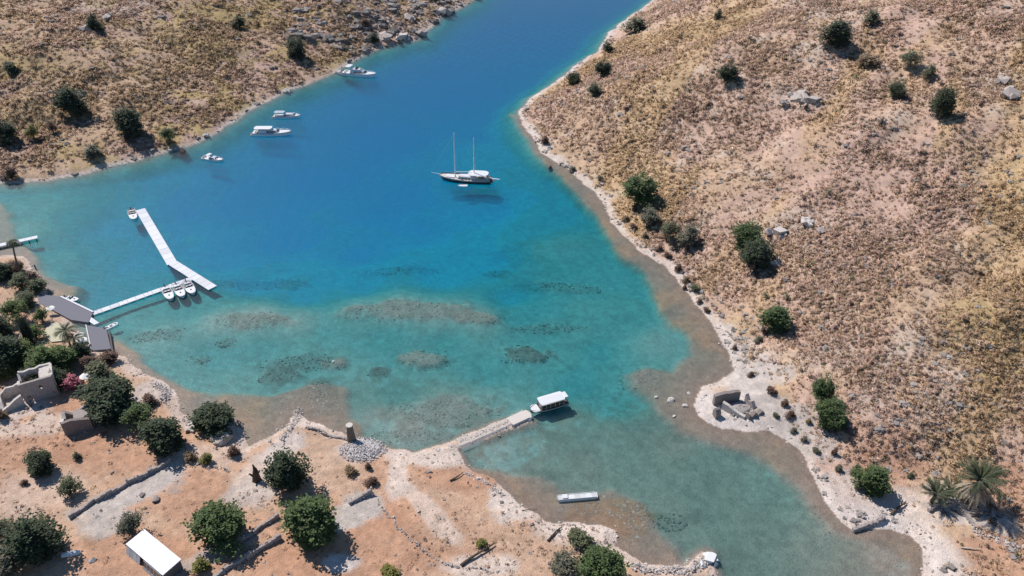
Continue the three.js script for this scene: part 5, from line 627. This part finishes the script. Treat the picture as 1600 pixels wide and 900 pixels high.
// single boulders and outcrops
for (const [k, [at, s, m, label, f]] of [
  [[39.22, -139.93], 2.4, ROCKP, 'pale rock with dark foot standing in the shallows off the shore ruin'], [[35.78, -141.25], 1.3, ROCKP, 'small pale rock in the shallows left of the larger one'], [[42.33, -138.03], 1.6, ROCKP, 'flat pale rock nearest the point in the shallows'], [[39.19, -134.42], 1.2, ROCKP, 'small pale rock below the larger one in the shallows'], [[44.16, -142.68], 1.1, ROCKP, 'small pale rock above the flat one in the shallows'],
  [[80.97, -201.13], 5.4, ROCKP, 'big pale limestone boulder right of the dark trees at mid right'], [[89.90, -203.07], 5.0, ROCKP, 'pale broken outcrop right of the big limestone boulder'], [[92.18, -197.23], 3.6, ROCKM, 'grey outcrop at the right end of the pale broken rocks'], [[77.17, -188.63], 3.4, ROCKP, 'pale rock at the foot of the dark spreading tree'],
  [[104.32, -269.74], 7.5, ROCKM, 'dark cleft grey outcrop high on the right slope'], [[108.07, -264.64], 6, ROCKM, 'grey outcrop just right of the dark cleft one'], [[100.01, -269.93], 4.4, ROCKD, 'brownish rock just left of the dark cleft outcrop'], [[161.35, -239.26], 8, ROCKM, 'grey jagged outcrop at the right edge near the top'], [[164.57, -250.53], 6, ROCKM, 'grey rock above the jagged outcrop at the right edge'],
  [[-66.52, -125.42], 5.4, ROCKM, 'tilted grey slab rock at the water right of the low tree', [.3, .35]], [[-68.21, -126.14], 4.6, ROCKP, 'pale tilted slab lying behind the grey slab rock', [.3, .35]], [[-75.39, -129.82], 3.2, ROCKP, 'pale rock with a dark hollow between black tree and low tree'],
  [[-81.42, -92.27], 1.6, ROCKP, 'lone pale stone on red earth left of the shed'], [[-75.34, -107.66], 2.6, ROCKD, 'flat dark stone lying on the gravel track'], [[-78.74, -109.05], 1.8, ROCKD, 'small dark stone left of the flat dark stone on the track'], [[38.97, -93.91], 3.4, std(.66, .65, .64, .9, { flatShading: true }), 'white boulder at the tip of the stones by the bottom edge'], [[-47.18, -155.17], 1.2, ROCKP, 'small stone breaking the surface over a reef in mid bay'], [[-19.36, -104.89], 1, ROCKM, 'little grey stone on the red earth by the stone line'],
  [[-203.77, -372.60], 7, ROCKM, 'grey rock beside the dark bush near the top left'], [[-200.18, -386.20], 6, ROCKM, 'grey rock above the dark bush near the top left'], [[-162.24, -275.30], 3.6, ROCKD, 'dark rock in the grey green bush on the left hill'], [[-127.74, -299.63], 3.2, ROCKP, 'pale rock ledge at the left shore near the speedboat'], [[-106.61, -351.50], 4.2, ROCKP, 'pale rock at the waterline above the anchored pair'], [[-86.89, -379.18], 4.6, ROCKP, 'pale shore rock behind the motor yacht'], [[-70.48, -425.29], 9, ROCKM, 'dark gapped cliff rock on the rocky left shore'], [[-60.55, -430.27], 8, ROCKP, 'pale cliff ledge at the waterline of the rocky left shore'], [[-52.67, -440.44], 8, ROCKM, 'cliff rock right of the pale ledge on the left shore'], [[-59.78, -457.71], 9, ROCKM, 'upper cliff rock on the rocky left shore'], [[-43.03, -481.46], 10, ROCKM, 'farthest cliff rock of the left shore near the top'],
].entries()) { const b = single('boulder', s > 3 && !f ? CRAGS[k % 5] : ROCKS[k % 6], m, label, 'rock', at, undefined, k * 1.3, 'single rocks and outcrops'); b.scale.set(s, s * (f ? .55 : .7), s * (f ? .6 : .85)); b.position.y += s * .1; if (f) b.rotation.set(.1, f[1], f[0]); }
// driftwood and logs
function log(label, a, b, r0, seed, twigs = 0) { const o = thing('driftwood_log', label, 'log', a), r = rng(seed), ya = landAt(...a), v = [b[0] - a[0], landAt(...b) - ya + r0, b[1] - a[1]]; const G = []; for (let k = 0; k < 6; k++) { const w = (t) => [v[0] * t + Math.sin(t * 5 + seed) * .12, r0 * .7 + v[1] * t + Math.sin(t * 3.2) * .12, v[2] * t + Math.cos(t * 4 + seed) * .12]; G.push(rod(w(k / 6), w((k + 1) / 6), r0 * (1 - k * .1), r0 * (.9 - k * .1), 7)); } part('stem', mergeGeometries(G), LOG, o); for (let k = 0; k < twigs; k++) { const t = .35 + .6 * r(), q = [v[0] * t, r0 + v[1] * t, v[2] * t]; part('branch', rod(q, [q[0] + (r() - .5) * 2, q[1] + .2 + r() * .7, q[2] + (r() - .5) * 2], r0 * .35, r0 * .12, 5), LOG, o); } return o; }
log('long dark driftwood log with stubs on the pale earth', [-9.97, -91.83], [-3.60, -97.14], .34, 3, 7);
log('short dark log at the top of the red patch by the beach', [-13.40, -113.49], [-10.74, -115.73], .24, 5);
log('dark forked log on the sand above the tree at the bottom edge', [7.10, -98.01], [10.25, -101.25], .26, 7, 3);
log('dark timber lying across the stone wall at lower right', [78.99, -104.37], [83.09, -107.58], .34, 9, 2);
log('pale timber beam lying on the reddish sand at lower right', [89.79, -96.40], [93.41, -95.55], .2, 11).traverse((m) => { if (m.isMesh) m.material = std(.5, .42, .34, .9); });
log('thin dark pole lying on the waterline left of the barge', [2.02, -106.10], [5.54, -106.46], .1, 13);
log('dark beam at the upper end of the gravel track', [-78.04, -117.74], [-76.32, -119.25], .26, 15);
single('charred_stump', [rod([0, -.2, 0], [.2, 2.6, 0], .8, .35, 7), rod([.1, 1.2, .1], [1.0, 2.4, .2], .3, .14, 5), rod([-.1, .8, .1], [-.7, 2.0, .5], .3, .12, 5), rod([.2, 2.3, 0], [.1, 3.7, .1], .3, .1, 5)], LOG, 'black charred tree stump left of the middle foreground trees', 'stump', [-55.72, -113.70]).scale.setScalar(1.35);
{ const o = thing('old_boat', 'white upturned small boat lying beside the corner trees', 'boat', [-86.12, -93.76], undefined, .25); const h = hullGeo(3.4, 1.25, .42, { stern: .8, rise: .3, keel: .2, deck: .1 }); const k = part('hull', h.shell, GELW, o); k.rotation.x = Math.PI - .25; k.position.y = .45; const f = part('floor', h.deck, DARKIN, o); f.rotation.x = Math.PI - .25; f.position.y = .45; }

scene.traverse((o) => { if (o.isMesh) { o.castShadow = true; o.receiveShadow = true; } });
renderer.render(scene, camera);
